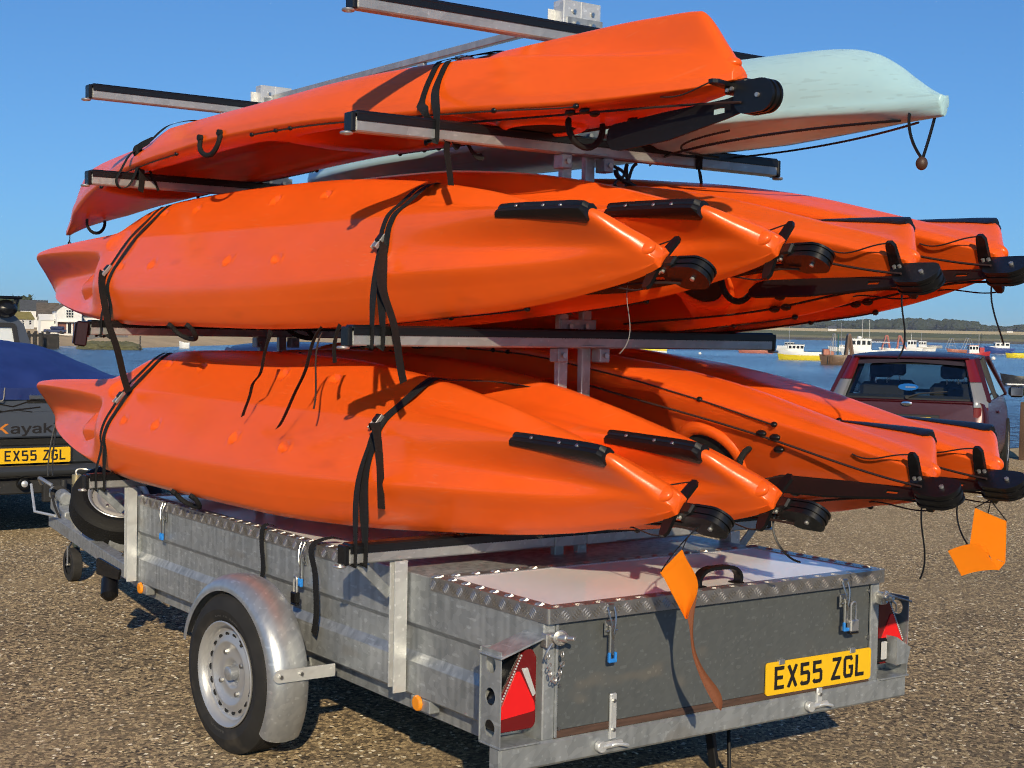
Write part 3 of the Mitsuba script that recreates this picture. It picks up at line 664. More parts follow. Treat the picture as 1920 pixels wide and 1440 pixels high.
def section(l, m=65, plain=False):
    q = {a: float(f(l)) for a, f in KF.items()}
    if plain: q['k'] += .030 * math.exp(-((l - 2.5) / 1.0) ** 2); q['vn'] += .030 * math.exp(-((l - 2.5) / 1.0) ** 2); q['bn'] += .02 * math.exp(-((l - 2.5) / 1.0) ** 2)
    if plain and l > 3.3:      # a bow without the hollow flare
        f_ = min(1, (l - 3.3) / .5)
        for t_, b_, n_ in ((.30, 'vb', 'vn'), (.58, 'bb', 'bn'), (.84, 'cb', 'cn')):
            bp, np_ = q['kw'] + (q['g'] - q['kw']) * t_, q['k'] + (q['h'] - q['k']) * (t_ ** 1.35)
            q[b_] += f_ * (bp - q[b_]); q[n_] += f_ * (np_ - q[n_])
    u = min(1, max(.02, l / .9), max(.02, (KLEN - l) / .5))
    C_ = [(0, q['k']), (q['kw'], q['k'] + .008), (q['vb'], q['vn']), (q['bb'], q['bn']), (q['cb'] + .10 * (q['bb'] - q['cb']), q['cn'] + .10 * (q['bn'] - q['cn'])), (q['cb'] + .10 * (q['g'] - q['cb']), q['cn'] + .10 * (q['h'] - .012 - q['cn'])), (q['g'], q['h'] - .012), (q['g'], q['h'] + .01),
          (q['g'] * .93, q['h'] + .012 + .018 * u), (q['g'] * .6, q['h'] + .012 + .03 * u), (0, q['h'] + .012 + .04 * u)]
    C_ = np.array(C_); d = np.r_[0, np.cumsum(np.maximum(np.linalg.norm(np.diff(C_, axis=0), axis=1), 1e-5) ** .6)]
    return PchipInterpolator(d, C_, axis=0)(np.interp(np.linspace(0, len(C_) - 1, m), np.arange(len(C_)), d))
def deck_n(l, b=0.):
    s = section(l)[44:]; return float(np.interp(abs(b), s[::-1, 0], s[::-1, 1]))
def hull_grid(plain=False):
    ls = np.unique(np.r_[np.linspace(0, .3, 40), np.linspace(.3, 3.5, 190), np.linspace(3.5, 4.0, 50), np.linspace(4.0, KLEN, 70), *[np.linspace(q_ - .05, q_ + .05, 16) for q_ in (1.848, 2.256)]])
    V = []
    for l in ls:
        s = section(l, 73, plain); full = np.vstack([s, (s * [-1, 1])[-2:0:-1]]); V.append(np.c_[np.full(len(full), l), full])
    V = np.array(V); l, b, n = V[..., 0].copy(), V[..., 1].copy(), V[..., 2].copy()
    for dl in (1.848, 2.256, 3.0, 3.35):
        for db in (-.172, .172):
            r = np.sqrt(((l - dl) / .032) ** 2 + ((b - db) / .020) ** 2); low = n < -.05
            V[..., 2] += .020 * np.clip(1.05 - r, 0, 1) ** .5 * low - .004 * np.exp(-((r - 1.25) / .25) ** 2) * low
    r = np.sqrt(((l - 3.64) / .10) ** 2 + (b / .055) ** 2); V[..., 2] += (n < -.05) * (.024 * np.clip(1.1 - r, 0, 1) ** .5)
    top = n > np.interp(l, KL, KT['h']) + .011
    for l0, l1, w, d in ((1.15, 2.15, .22, .13), (2.4, 4.1, .22, .13)):
        a = 1 / (1 + np.exp(-(l - l0) * 70)) / (1 + np.exp((l - l1) * 70)); c = 1 / (1 + np.exp((np.abs(b) - w) * 90)); V[..., 2] -= top * d * a * c
    # the moulded stiffening creases of the bottom, faint
    V[..., 2] += (n < -.1) * .0025 * (meshkit.fbm(np.stack([l * 2.2, b * 5, n * 0], -1), 3, 5) - .5)
    return grid(V)
KP = {}
def kp(name, mesh, m, smooth=30): KP[name] = mikit.ply(mesh, m, smooth=smooth)
kp('hull', hull_grid(), 'mat_kayak', True)
PLAIN_HULL = mikit.ply(hull_grid(True), 'mat_kayak', smooth=True)
V = []
for i, l in enumerate(np.r_[.150, .165, np.linspace(.18, .56, 14), .575]):
    k = float(KF['k'](max(l, .17))); f = np.clip((.575 - l) / .40, 0, 1); e = .006 + .010 * f; hh = .013 + .024 * f
    if i == 0: e, hh = .002, .030
    sc_ = section(max(l, .172)); w2 = float(np.interp(k + hh, sc_[:30, 1], sc_[:30, 0])) + .004
    if i > 15: e = .002
    V.append([(l, -w2, k + hh), (l, -w2 * .97, k + .008), (l, -.017, k - e), (l, -.006, k - e), (l, .0, k - e + .003), (l, .006, k - e), (l, .017, k - e), (l, w2 * .97, k + .008), (l, w2, k + hh)])
kp('skid_plate', grid(np.array(V)), 'mat_black', 25)
kp('skid_plate__screw', cat([lathe([(0, .003), (.006, .002), (.007, 0)], frame((l, .0, float(KF['k'](l)) - .012), (1, 0, 0), (0, -1, 0)), 10) for l in (.26, .34, .47)]), 'mat_bolt')
# the stern boss with its drain screw
sp = trimesh.creation.icosphere(subdivisions=3)
kp('drain_boss', (sp.vertices * [.056, .034, .024] + [.058, 0, .030], sp.faces), 'mat_kayak', True)
db = frame((.052, -.022, .013), (0, 1, .2), (.75, 0, -.66)); db[:3, 2] = np.array([-.55, -.45, -.70]) / np.linalg.norm([.55, .45, .70]); db[:3, 0] = np.cross([0, 1, 0], db[:3, 2]); db[:3, 0] /= np.linalg.norm(db[:3, 0]); db[:3, 1] = np.cross(db[:3, 2], db[:3, 0])
kp('drain_boss__screw', xf(lathe([(0, .000), (.004, .001), (.006, .002), (.009, .0015), (.0095, -.004)], n=14), db), 'mat_steel')
# rudder folded forwards along the deck
MB = lambda o: frame(o, (1, 0, 0), (0, 0, 1))
cen = (-.072, .0, .145)
pl = lambda l, r, b0, b1: prism(stadium(l, r), b1 - b0, frame((cen[0], b1, cen[2]), (1, 0, 0), (0, 0, 1)))
kp('rudder', cat([pl(.055, .050, -.024, -.017), pl(.055, .046, -.016, -.006), pl(.055, .050, -.005, .005), pl(.055, .046, .006, .016), pl(.055, .050, .017, .024), box(-.04, .05, -.02, .02, .085, .125, .006)]), 'mat_black', 25)
bl = Polygon([(-.06, .118), (.05, .135), (.30, .140), (.56, .150), (.585, .165), (.59, .20), (.57, .232), (.53, .24), (.30, .232), (.05, .195), (-.05, .175)]).buffer(-.01).buffer(.01).difference(Polygon(stadium(.05, .010).exterior).buffer(0) if False else Polygon([(.06, .158), (.11, .160), (.11, .178), (.06, .176)]))
kp('rudder__blade', prism(bl, .007, frame((0, .0035, 0), (1, 0, 0), (0, 0, 1))), 'mat_kayak_dark', 25)
kp('rudder__bolt', cat([cyl((cen[0] - .02, -.031, cen[2]), (cen[0] - .02, .031, cen[2]), .007, 10), cyl((.03, -.028, .115), (.03, .028, .115), .006, 10), cyl((.012, -.028, .112), (.012, .028, .112), .006, 10)]), 'mat_steel')
ty = Polygon([(.008, -.012), (-.004, -.09), (.004, -.105), (.022, -.105), (.030, -.09), (.05, -.012), (.05, .012), (.030, .09), (.022, .105), (.004, .105), (-.004, .09), (.008, .012)])
kp('rudder__yoke', prism(ty, .012, frame((.01, 0, .092), (1, 0, 0), (0, 1, 0))), 'mat_black', 25)
kp('rudder__pull_cord', cat([tube(spl([(.022, s * .10, .10), (.09, s * .098, .112), (.16, s * .085, .118), (.25, s * .09, deck_n(.25, .09) + .004)], 14), .0025, 5) for s in (1, -1)] + [tube(spl([(-.03, .03, .16), (.2, .05, deck_n(.2) + .03), (.55, .12, deck_n(.55, .12) + .012), (1.0, .19, deck_n(1., .19) + .012), (1.55, .26, deck_n(1.55, .26) + .010)], 30), .004, 5), tube(spl([(-.03, -.03, .16), (.2, -.05, deck_n(.2) + .03), (.55, -.12, deck_n(.55, .12) + .012), (1.0, -.19, deck_n(1., .19) + .012), (1.55, -.26, deck_n(1.55, .26) + .010)], 30), .004, 5)]), 'mat_cord')
kp('line_guide', cat([xf(sp, np.array([[.022, 0, 0, l], [0, .012, 0, s * b], [0, 0, .012, deck_n(l, b) + .006], [0, 0, 0, 1.]])) for l, b in ((.56, .13), (.62, .14), (.56, .085)) for s in (1, -1)]), 'mat_black')
# hatch with a raised rim
hz = deck_n(.93) + .004
rr = [(.106, -.014), (.111, .006), (.122, .013), (.138, .011), (.150, .002), (.156, -.02)]
kp('hatch', xf(lathe(rr, n=44), frame((.93, 0, hz), (1, 0, 0), (0, 1, 0)) @ np.diag([1.15, 1, 1, 1.])), 'mat_kayak', 40)
kp('hatch__opening', xf(lathe([(0, .002), (.06, .002), (.11, .003)], n=36), frame((.93, 0, hz), (1, 0, 0), (0, 1, 0)) @ np.diag([1.15, 1, 1, 1.])), 'mat_dark_hole', True)
def handle(l, s=.075, up=.075, r=.009):
    n = deck_n(l); return tube(spl([(l, -s, n), (l, -s * .95, n + up * .55), (l, -s * .4, n + up), (l, s * .4, n + up), (l, s * .95, n + up * .55), (l, s, n)], 28), np.r_[r * .7, np.full(26, r), r * .7], 8)
kp('carry_handle', handle(.70, .075, .085, .011), 'mat_webbing')
kp('bow_handle', handle(4.80, .05, .07, .009), 'mat_webbing')
for nm, s in (('side_handle', -1), ('side_handle_001', 1)):
    l0, l1 = 2.58, 2.76; g = float(KF['g'](2.67)); n = float(KF['h'](2.67))
    kp(nm, cat([tube(spl([(l0, s * (g + .002), n + .0), (l0 + .01, s * (g + .012), n + .05), (2.67, s * (g + .01), n + .085), (l1 - .01, s * (g + .012), n + .05), (l1, s * (g + .002), n + .0)], 24), .011, 8), cyl((l0, s * g, n), (l0, s * (g + .018), n), .014, 10), cyl((l1, s * g, n), (l1, s * (g + .018), n), .014, 10)]), 'mat_webbing')
for nm, s in (('deck_line', -1), ('deck_line_001', 1)):
    pts = [(l, s * (float(KF['g'](l)) * .95), float(KF['h'](l)) + .030) for l in np.linspace(.55, 2.35, 30)]
    pt2 = [(l, s * (float(KF['g'](l)) * .95), float(KF['h'](l)) + .030) for l in np.linspace(3.05, 4.1, 18)]
    kp(nm, cat([tube(pts, .003, 5), tube(pt2, .003, 5)]), 'mat_cord')
    ey = []
    for l in (.55, .9, 2.05, 2.16, 2.35, 3.05, 4.1):
        ey.append(xf(sp, np.array([[.012, 0, 0, l], [0, .009, 0, s * (float(KF['g'](l)) * .955)], [0, 0, .010, float(KF['h'](l)) + .028], [0, 0, 0, 1.]])))
    kp(nm + '__eyelet', cat(ey), 'mat_black'); KP[nm + '__eyelet_stuff'] = None
kp('bow_toggle', cat([tube(spl([(5.17, 0, .21), (5.18, .004, .235), (5.175, 0, .25)], 8), .003, 5), xf(sp, np.array([[.010, 0, 0, 5.175], [0, .010, 0, 0], [0, 0, .018, .265], [0, 0, 0, 1.]]))]), 'mat_black')

def axes(yaw, pit, rol):
    l = np.array([math.cos(pit) * math.cos(yaw), math.cos(pit) * math.sin(yaw), math.sin(pit)])
    b0 = np.cross([0, 0, 1], l); b0 /= np.linalg.norm(b0); n0 = np.cross(l, b0)
    return l, math.cos(rol) * b0 + math.sin(rol) * n0, math.cos(rol) * n0 - math.sin(rol) * b0
POSE = dict(mid1=[-0.0877, 0.4437, 1.8999, 0.0455, 0.001, 2.2645], low1=[-0.189, 0.4388, 1.1579, 0.0523, 0.0067, 2.2776],
            mid2=[-0.2548, 0.1261, 1.9352, 0.0028, 0.0025, 2.1094], low2=[-0.3019, 0.154, 1.1707, 0.0061, 0.0045, 2.2428],
            mid3=[-0.5275, -0.2872, 1.8885, 0.0024, 0.0084, -2.2319], mid4=[-0.5991, -0.6222, 1.913, -0.0004, 0.0066, -2.156],
            low3=[-0.5751, -0.3569, 1.2303, 0.0073, -0.0018, -2.0838], low4=[-0.5659, -0.6807, 1.2388, 0.0097, -0.0046, -2.0876],
            top=[-0.217, 0.209, 2.475, 0.0601, -0.028, 3.16])
KM = {}
for k, p in POSE.items():
    M = np.eye(4); M[:3, 0], M[:3, 1], M[:3, 2] = axes(*p[3:]); M[:3, 3] = p[:3]; KM[k] = M
LB = dict(mid1='orange kayak nearest the camera on the middle storey of the rack', low1='orange kayak nearest the camera on the lowest storey, above the mudguard',
          mid2='second orange kayak from the left on the middle storey, hull half hidden', low2='second orange kayak from the left on the lowest storey, above the white lid',
          mid3='third orange kayak on the middle storey, its dark hatch opening showing below', mid4='far right orange kayak on the middle storey, rudder against the sky',
          low3='third orange kayak on the lowest storey, double cord running along its deck', low4='far right orange kayak on the lowest storey, in front of the red car',
          top='orange kayak lying upside down alone on the top storey')
for k in ('mid1', 'low1', 'mid2', 'low2', 'mid3', 'low3', 'mid4', 'low4', 'top'):
    r = num('sit_on_top_kayak'); lab(r, LB[k], 'kayak', 'orange kayaks on the trailer')
    for nm, d in KP.items():
        if d is None: continue
        if (nm == 'bow_toggle') != (k == 'top') and nm == 'bow_toggle': continue
        if k == 'top' and nm.startswith('skid'): continue
        if k == 'top' and nm == 'side_handle_001': continue
        kk = put(r + '__' + nm, PLAIN_HULL if k == 'top' and nm == 'hull' else d, KM[k])
        if nm.endswith('eyelet') or nm in ('line_guide', 'skid_plate__screw'): lab(kk, kind='stuff')

# ---------------------------------------------------------------- the pale canoe upside down on the far side of the top storey
cl = np.array([0, .05, .12, .2, .29, .38, .50, .85, 1.5, 2.2, 2.9, 3.5, 3.9, 4.1, 4.25, 4.35, 4.4])
cg = PchipInterpolator(cl, [.015, .035, .06, .09, .12, .148, .18, .25, .32, .345, .32, .25, .17, .12, .08, .04, .015])
ch = PchipInterpolator(cl, [.015, .040, .085, .140, .186, .210, .223, .232, .245, .25, .245, .232, .222, .20, .14, .06, .015])
V = []
for l in np.unique(np.r_[np.linspace(0, .5, 60), np.linspace(.5, 3.9, 90), np.linspace(3.9, 4.4, 40)]):
    g, h = float(cg(l)), float(ch(l)); t = np.linspace(0, np.pi / 2, 18)
    e = 1.0 + .9 * min(1, l / 1.2, (4.4 - l) / 1.2)
    top = np.c_[g * np.cos(t) ** (2 / (e + .6)), .02 + (h - .02) * np.sin(t) ** (2 / (e + .9))]
    dk = .02 + .035 * min(1, l / .8, (4.4 - l) / .8)
    half = np.vstack([top[::-1], [(g + .004, .010), (g + .006, .0), (g + .004, -.016), (g - .004, -.022), (g * .93, -.026), (g * .5, -.026 - dk * .8), (0, -.028 - dk)]])
    full = np.vstack([half, (half * [-1, 1])[-2:0:-1]]); V.append(np.c_[np.full(len(full), l), full])
Mc = np.eye(4); Mc[:3, 0], Mc[:3, 1], Mc[:3, 2] = (.9997, -.012, .015), (.012, .9999, -.02), (-.015, .02, .9997); Mc[:3, 3] = (-.445, -.462, 2.372)
r = 'upturned_canoe'; lab(r, 'pale grey-blue canoe lying upside down behind the top orange kayak', 'canoe')
v_, f_ = xf(grid(np.array(V)), Mc); add(r + '__hull', (v_, f_[:, ::-1]), 'mat_canoe', True)
add(r + '__deck_line', xf(cat([tube(spl([(.15, .03, -.05), (.9, .2, -.085), (1.2, .12, -.095), (1.5, -.05, -.10)], 30), .005, 6), tube(spl([(.75, .22, -.045), (1.1, .13, -.08), (1.15, -.1, -.09)], 20), .004, 6), tube(spl([(.12, -.02, -.055), (.8, -.21, -.075), (1.3, -.26, -.075)], 20), .004, 6)]), Mc), 'mat_black')
add(r + '__toggle_cord', xf(cat([tube(spl([(.10, .035, .01), (.105, .04, -.08), (.085, .005, -.17)], 12), .005, 6), tube(spl([(.045, -.02, -.01), (.06, -.01, -.09), (.08, .0, -.17)], 12), .005, 6)]), Mc), 'mat_black')
add(r + '__toggle', xf(sp, Mc @ np.array([[.019, 0, 0, .083], [0, .019, 0, .002], [0, 0, .022, -.190], [0, 0, 0, 1.]])), mat('mat_wood_ball', pr((.06, .03, .018), .5)), True)

# ---------------------------------------------------------------- tie-down straps
cr2 = lambda a, b: a[0] * b[1] - a[1] * b[0]
def lower_hull(P2):
    out = []
    for p in P2:
        while len(out) > 1 and cr2(out[-1] - out[-2], p - out[-2]) <= 0: out.pop()
        out.append(p)
    return np.array(out)
def strap_over(kay, l0, l1, b0, b1, pre, post, w=.034, m=60, off=.004):
    """A band over the bottom of a kayak from b0 to b1, led in and out through world points."""
    s = section((l0 + l1) / 2)[:43]; P2 = np.vstack([(s * [-1, 1])[::-1], s[1:]])
    P2 = P2[(P2[:, 0] >= b0) & (P2[:, 0] <= b1)]
    P2 = lower_hull(P2); L_ = np.linspace(l0, l1, len(P2)); c = P2.mean(0) + [0, .12]
    d = P2 - c; d /= np.linalg.norm(d, axis=1, keepdims=True)
    Q = np.c_[L_, P2 + d * off, np.ones(len(P2))] @ KM[kay].T
    pts = np.vstack([np.array(pre, float).reshape(-1, 3), Q[:, :3], np.array(post, float).reshape(-1, 3)])
    t_ = np.r_[0, np.cumsum(np.linalg.norm(np.diff(pts, axis=0), axis=1))]
    return ribbon(PchipInterpolator(t_, pts, axis=0)(np.linspace(0, t_[-1], 120)), KM[kay][:3, 0], w)
def wrapbar(x, y, z, e=.004):
    return [(x + .054, y, z + .02), (x + .052, y, z - e), (x - e, y, z - e), (x - .008, y, z + .06)]
def buckle(kay, l, b, key):
    s = section(l)[:43]; b_, n_ = -abs(b) if b < 0 else b, float(np.interp(abs(b), s[:, 0], s[:, 1]))
    M = KM[kay] @ frame((l, b_, n_ - .010), (0, 1, .0), (1, 0, 0))
    k = add(key, xf(cat([box(-.035, .03, -.017, -.013, -.004, .012), box(-.035, .03, .013, .017, -.004, .012), box(-.03, -.01, -.016, .016, .0, .012, .003), cyl((.02, -.017, .004), (.02, .017, .004), .005, 8)]), M), 'mat_steel')
    add(key + '_lever' if False else k + '__lever', xf(box(-.005, .028, -.014, .014, .006, .016, .003), M), 'mat_black')
ST = 'tie_down_strap'
def strap_thing(label):
    k = num(ST); lab(k, label, 'strap', 'tie-down straps on the boats'); return k
hang = lambda pts, wd, w=.024, m=30: ribbon(spl(pts, m), wd, w)
# rear strap of the middle near kayak
k = strap_thing('black strap over the stern half of the nearest middle kayak, long tail crossing the bar')
add(k + '__band', strap_over('mid1', 1.165, 1.18, -.13, .22, wrapbar(.778, .865, 1.56), [(1.10, .20, 2.12), (1.0, .12, 2.0)]), 'mat_webbing')
add(k + '__band', strap_over('mid1', 1.20, 1.225, -.11, .22, wrapbar(.778, .905, 1.56), [(1.16, .20, 2.12), (1.05, .12, 2.0)], .026), 'mat_webbing')
add(k + '__tail', hang([(1.03, .715, 1.92), (.95, .765, 1.83), (.80, .838, 1.72), (.755, .832, 1.64), (.75, .82, 1.577), (.75, .806, 1.50), (.75, .791, 1.44)], (.45, -.88, 0), .044, 50), 'mat_webbing')
buckle('mid1', 1.20, -.10, k + '__buckle')
# front strap of the middle near kayak
k = strap_thing('black strap over the bow half of the nearest middle kayak, tail reaching down in front')
add(k + '__band', strap_over('mid1', 3.40, 3.42, -.33, .24, wrapbar(3.29, .885, 1.56), [(3.35, .30, 2.05), (3.33, .1, 2.0)]), 'mat_webbing')
add(k + '__band', strap_over('mid1', 3.46, 3.50, -.30, .24, wrapbar(3.29, .925, 1.56), [(3.42, .30, 2.05), (3.38, .1, 2.0)], .022), 'mat_webbing')
add(k + '__tail', hang([(3.37, .885, 1.86), (3.33, .905, 1.80), (3.27, .912, 1.70), (3.255, .895, 1.60), (3.25, .87, 1.531), (3.25, .835, 1.406), (3.25, .80, 1.292)], (.45, -.88, 0), .044), 'mat_webbing')
buckle('mid1', 3.47, -.20, k + '__buckle')
# rear strap of the lower near kayak
k = strap_thing('black strap over the stern half of the nearest lowest kayak, square-cut tail')
add(k + '__band', strap_over('low1', 1.31, 1.28, -.13, .27, wrapbar(.778, .918, .834), [(1.02, .25, 1.43), (.90, .10, 1.40)]), 'mat_webbing')
add(k + '__band', strap_over('low1', 1.335, 1.305, -.11, .27, wrapbar(.778, .955, .834), [(1.06, .25, 1.43), (.94, .10, 1.40)], .022), 'mat_webbing')
add(k + '__tail', hang([(1.10, .695, 1.265), (1.03, .735, 1.27), (.98, .752, 1.22), (.96, .752, 1.10), (.95, .752, .99)], (.45, -.88, 0), .044), 'mat_webbing')
buckle('low1', 1.33, -.02, k + '__buckle')
# front strap of the lower near kayak
k = strap_thing('black strap over the bow half of the nearest lowest kayak, down to the front post')
add(k + '__band', strap_over('low1', 3.49, 3.50, -.30, .26, wrapbar(3.29, .905, .834), [(3.42, .35, 1.38), (3.38, .1, 1.3)]), 'mat_webbing')
add(k + '__band', strap_over('low1', 3.54, 3.58, -.28, .26, wrapbar(3.29, .945, .834), [(3.50, .35, 1.38), (3.42, .1, 1.3)], .022), 'mat_webbing')
buckle('low1', 3.55, -.06, k + '__buckle')
# rear strap of the top kayak
k = strap_thing('black strap round the stern half of the top kayak with tails hanging below its bar')
add(k + '__band', strap_over('top', 1.18, 1.17, -.26, .22, wrapbar(.778, .665, 2.264), [(.95, .02, 2.48), (.87, .0, 2.36)]), 'mat_webbing')
add(k + '__band', strap_over('top', 1.23, 1.22, -.30, .22, [(.84, .62, 2.31), (.85, .66, 2.36)], [(1.0, .02, 2.48), (.92, .0, 2.36)]), 'mat_webbing')
add(k + '__tail', hang([(.80, .625, 2.275), (.79, .61, 2.262), (.80, .604, 2.24), (.80, .598, 2.202), (.80, .59, 2.16), (.80, .583, 2.116)], (.45, -.88, 0), .038), 'mat_webbing')
add(k + '__tail', hang([(.80, .585, 2.27), (.83, .54, 2.262), (.85, .50, 2.285), (.85, .478, 2.263), (.85, .42, 2.236)], (.3, .2, .9), .024), 'mat_webbing')
buckle('top', 1.20, -.14, k + '__buckle')
# front strap of the top kayak with loose loops
k = strap_thing('black strap round the bow half of the top kayak, knotted with loose loops')
add(k + '__band', strap_over('top', 3.36, 3.16, -.34, .3, [(3.29, .74, 2.30), (3.285, .765, 2.43)], [(3.2, .1, 2.40)]), 'mat_webbing')
add(k + '__loop', hang([(3.27, .765, 2.44), (3.27, .80, 2.41), (3.27, .845, 2.33), (3.27, .862, 2.285), (3.27, .845, 2.255), (3.27, .81, 2.262), (3.27, .775, 2.316), (3.27, .752, 2.39), (3.28, .742, 2.43)], (1, .1, 0), .024, 60), 'mat_webbing')
add(k + '__loop', hang([(3.285, .745, 2.44), (3.275, .74, 2.38), (3.275, .735, 2.31), (3.275, .742, 2.245)], (.45, -.88, 0), .038), 'mat_webbing')
add(k + '__tail', hang([(3.28, .72, 2.42), (3.28, .70, 2.36), (3.28, .66, 2.28), (3.28, .65, 2.255)], (.45, -.88, 0), .016), 'mat_webbing')
add(k + '__knot', cat([xf(sp, np.array([[.03, 0, 0, 3.28], [0, .022, 0, .755], [0, 0, .032, 2.435], [0, 0, 0, 1.]])), xf(sp, np.array([[.02, 0, 0, 3.27], [0, .02, 0, .745], [0, 0, .03, 2.405], [0, 0, 0, 1.]]))]), 'mat_webbing', True)
buckle('top', 3.06, -.10, k + '__buckle')
# strap of the canoe, straps that hang under the middle storey and over the box side
k = strap_thing('black strap end twisted to a point under the pale canoe bar')
add(k + '__band', hang([(.84, -.52, 2.40), (.80, -.53, 2.39), (.772, -.535, 2.36), (.768, -.537, 2.30), (.77, -.538, 2.256)], (.2, .95, .1), .028), 'mat_webbing')
add(k + '__tail', ribbon(spl([(.775, -.538, 2.262), (.765, -.538, 2.24), (.76, -.535, 2.231), (.76, -.543, 2.20), (.76, -.551, 2.150)], 20), (.45, -.88, 0), np.interp(np.linspace(0, 1, 20), [0, .35, .95, 1], [.022, .034, .012, .006])), 'mat_webbing')
k = strap_thing('thin frayed strap dangling on the left before the nearest lowest kayak')
add(k + '__band', hang([(1.80, .77, 1.60), (1.783, .80, 1.527), (1.80, .80, 1.49), (1.828, .80, 1.431), (1.90, .80, 1.38), (1.913, .80, 1.354), (1.95, .80, 1.30), (1.985, .80, 1.253)], (.5, -.8, .2), .022, 40), 'mat_webbing')
k = strap_thing('thin twisted strap dangling in the middle before the nearest lowest kayak')
add(k + '__band', hang([(1.32, .80, 1.62), (1.34, .83, 1.547), (1.38, .83, 1.467), (1.46, .83, 1.38), (1.484, .83, 1.354), (1.56, .83, 1.27), (1.606, .83, 1.232)], (.5, -.8, .2), .025, 40), 'mat_webbing')
k = strap_thing('thin red-brown cord dangling to a knot before the nearest lowest kayak')
add(k + '__cord', tube(spl([(1.356, .78, 1.60), (1.356, .80, 1.537), (1.361, .80, 1.448), (1.374, .80, 1.316)], 20), .0035, 6), 'mat_cord')
k = strap_thing('short black strap stub hanging under the middle bar beside the cord')
add(k + '__band', hang([(1.217, .78, 1.63), (1.217, .80, 1.569), (1.215, .80, 1.492)], (.45, -.88, 0), .022), 'mat_webbing')
k = strap_thing('narrow black strap folded over the box side above the mudguard')
add(k + '__band', hang([(1.88, .70, .812), (1.885, .750, .812), (1.887, .757, .772), (1.872, .757, .68), (1.885, .757, .592)], (1, .02, 0), .034), 'mat_webbing')
k = strap_thing('long black strap hanging down the box side beside the side padlock')
add(k + '__band', hang([(1.42, .66, .82), (1.424, .745, .815), (1.424, .768, .80), (1.40, .775, .72), (1.384, .775, .65), (1.377, .775, .561), (1.396, .775, .468)], (1, .02, 0), .040, 40), 'mat_webbing')

# ---------------------------------------------------------------- orange warning flags under the rudders
def sheet(P, t=.0012):
    P = np.array(P, float); v, f = grid(P, closed=False); return v, f
k = 'warning_flag'; lab(k, 'orange flag twisted to a long tail in front of the tail panel', 'flag')
def quilt(A, B, m=26, bow=(0, 0, 0), n=9):
    a, b = spl(A, m), spl(B, m); u = np.linspace(0, 1, n)[None, :, None]
    return sheet(a[:, None] * (1 - u) + b[:, None] * u + np.array(bow) * np.sin(u * np.pi) * np.linspace(.3, 1, m)[:, None, None])
fl = [(-.2128, .4767, .9179), (-.2368, .4476, .8477), (-.2616, .4172, .7776)]
frr = [(-.2475, .4236, .9837), (-.2642, .4034, .9338), (-.2784, .3870, .8791), (-.2738, .3962, .8364), (-.2651, .4120, .7809)]
add(k + '__cloth', quilt(fl, frr, 26, (.020, -.012, -.004)), 'mat_flag', True)
add(k + '__hem', quilt([(-.2108, .4787, .9165), (-.2168, .4707, .9005)], [(-.2455, .4256, .9845), (-.2512, .4190, .9675)], 4, (.004, -.003, 0)), 'mat_flag', True)
mat('mat_flag_shade', pr((.17, .055, .022), .8))  # same flag cloth, with the shade on its reverse put into the colour
kt = add(k + '__tail', quilt([(-.2547, .4091, .7867), (-.2634, .4004, .7317), (-.2694, .3955, .6766), (-.2796, .3842, .6295), (-.3039, .3551, .5513), (-.3182, .3373, .5170)], [(-.2708, .3816, .8616), (-.2676, .3925, .7635), (-.2720, .3903, .7004), (-.2843, .3764, .6487), (-.3016, .3548, .6066), (-.3156, .3369, .5786), (-.3259, .3270, .5078)], 40, (.006, -.004, 0)), 'mat_flag_shade', True)
lab(kt, 'twisted tail of the flag, its shade painted in as dark brown')
add(k + '__string', cat([tube(spl([(-.2475, .4236, .9837), (-.245, .40, 1.02), (-.25, .36, 1.05)], 8), .002, 5), tube(spl([(-.2128, .4767, .9179), (-.235, .43, .99), (-.25, .36, 1.05)], 8), .002, 5)]), 'mat_black')
k = 'warning_flag_001'; lab(k, 'orange flag with its lower half folded back, hung at the far right rudder', 'flag')
add(k + '__cloth', cat([quilt([(-.5661, -.5155, 1.0924), (-.5635, -.508, 1.03), (-.5613, -.5012, .9747)], [(-.6251, -.5960, 1.0524), (-.627, -.595, .985), (-.6287, -.5925, .9216)], 14, (.005, .004, 0)),
                        quilt([(-.5613, -.5012, .9747), (-.5835, -.5327, .9788), (-.6010, -.5540, .9385), (-.618, -.576, .8977)], [(-.570, -.512, .966), (-.600, -.555, .945), (-.6200, -.5830, .925), (-.6287, -.5925, .9216)], 12)]), 'mat_flag', True)
k2 = add(k + '__fold', quilt([(-.5800, -.5280, .9790), (-.594, -.433, .984), (-.6051, -.3382, .9739)], [(-.6185, -.5755, .8975), (-.627, -.473, .905), (-.6329, -.3723, .8981)], 14), 'mat_flag_fold' if False else 'mat_flag', True)
add(k + '__string', cat([tube([(-.566, -.516, 1.092), (-.60, -.545, 1.12)], .002, 5), tube([(-.626, -.597, 1.052), (-.60, -.545, 1.12)], .002, 5), tube([(-.59, -.55, 1.075), (-.602, -.548, 1.125), (-.63, -.56, 1.15)], .002, 5)]), 'mat_black')

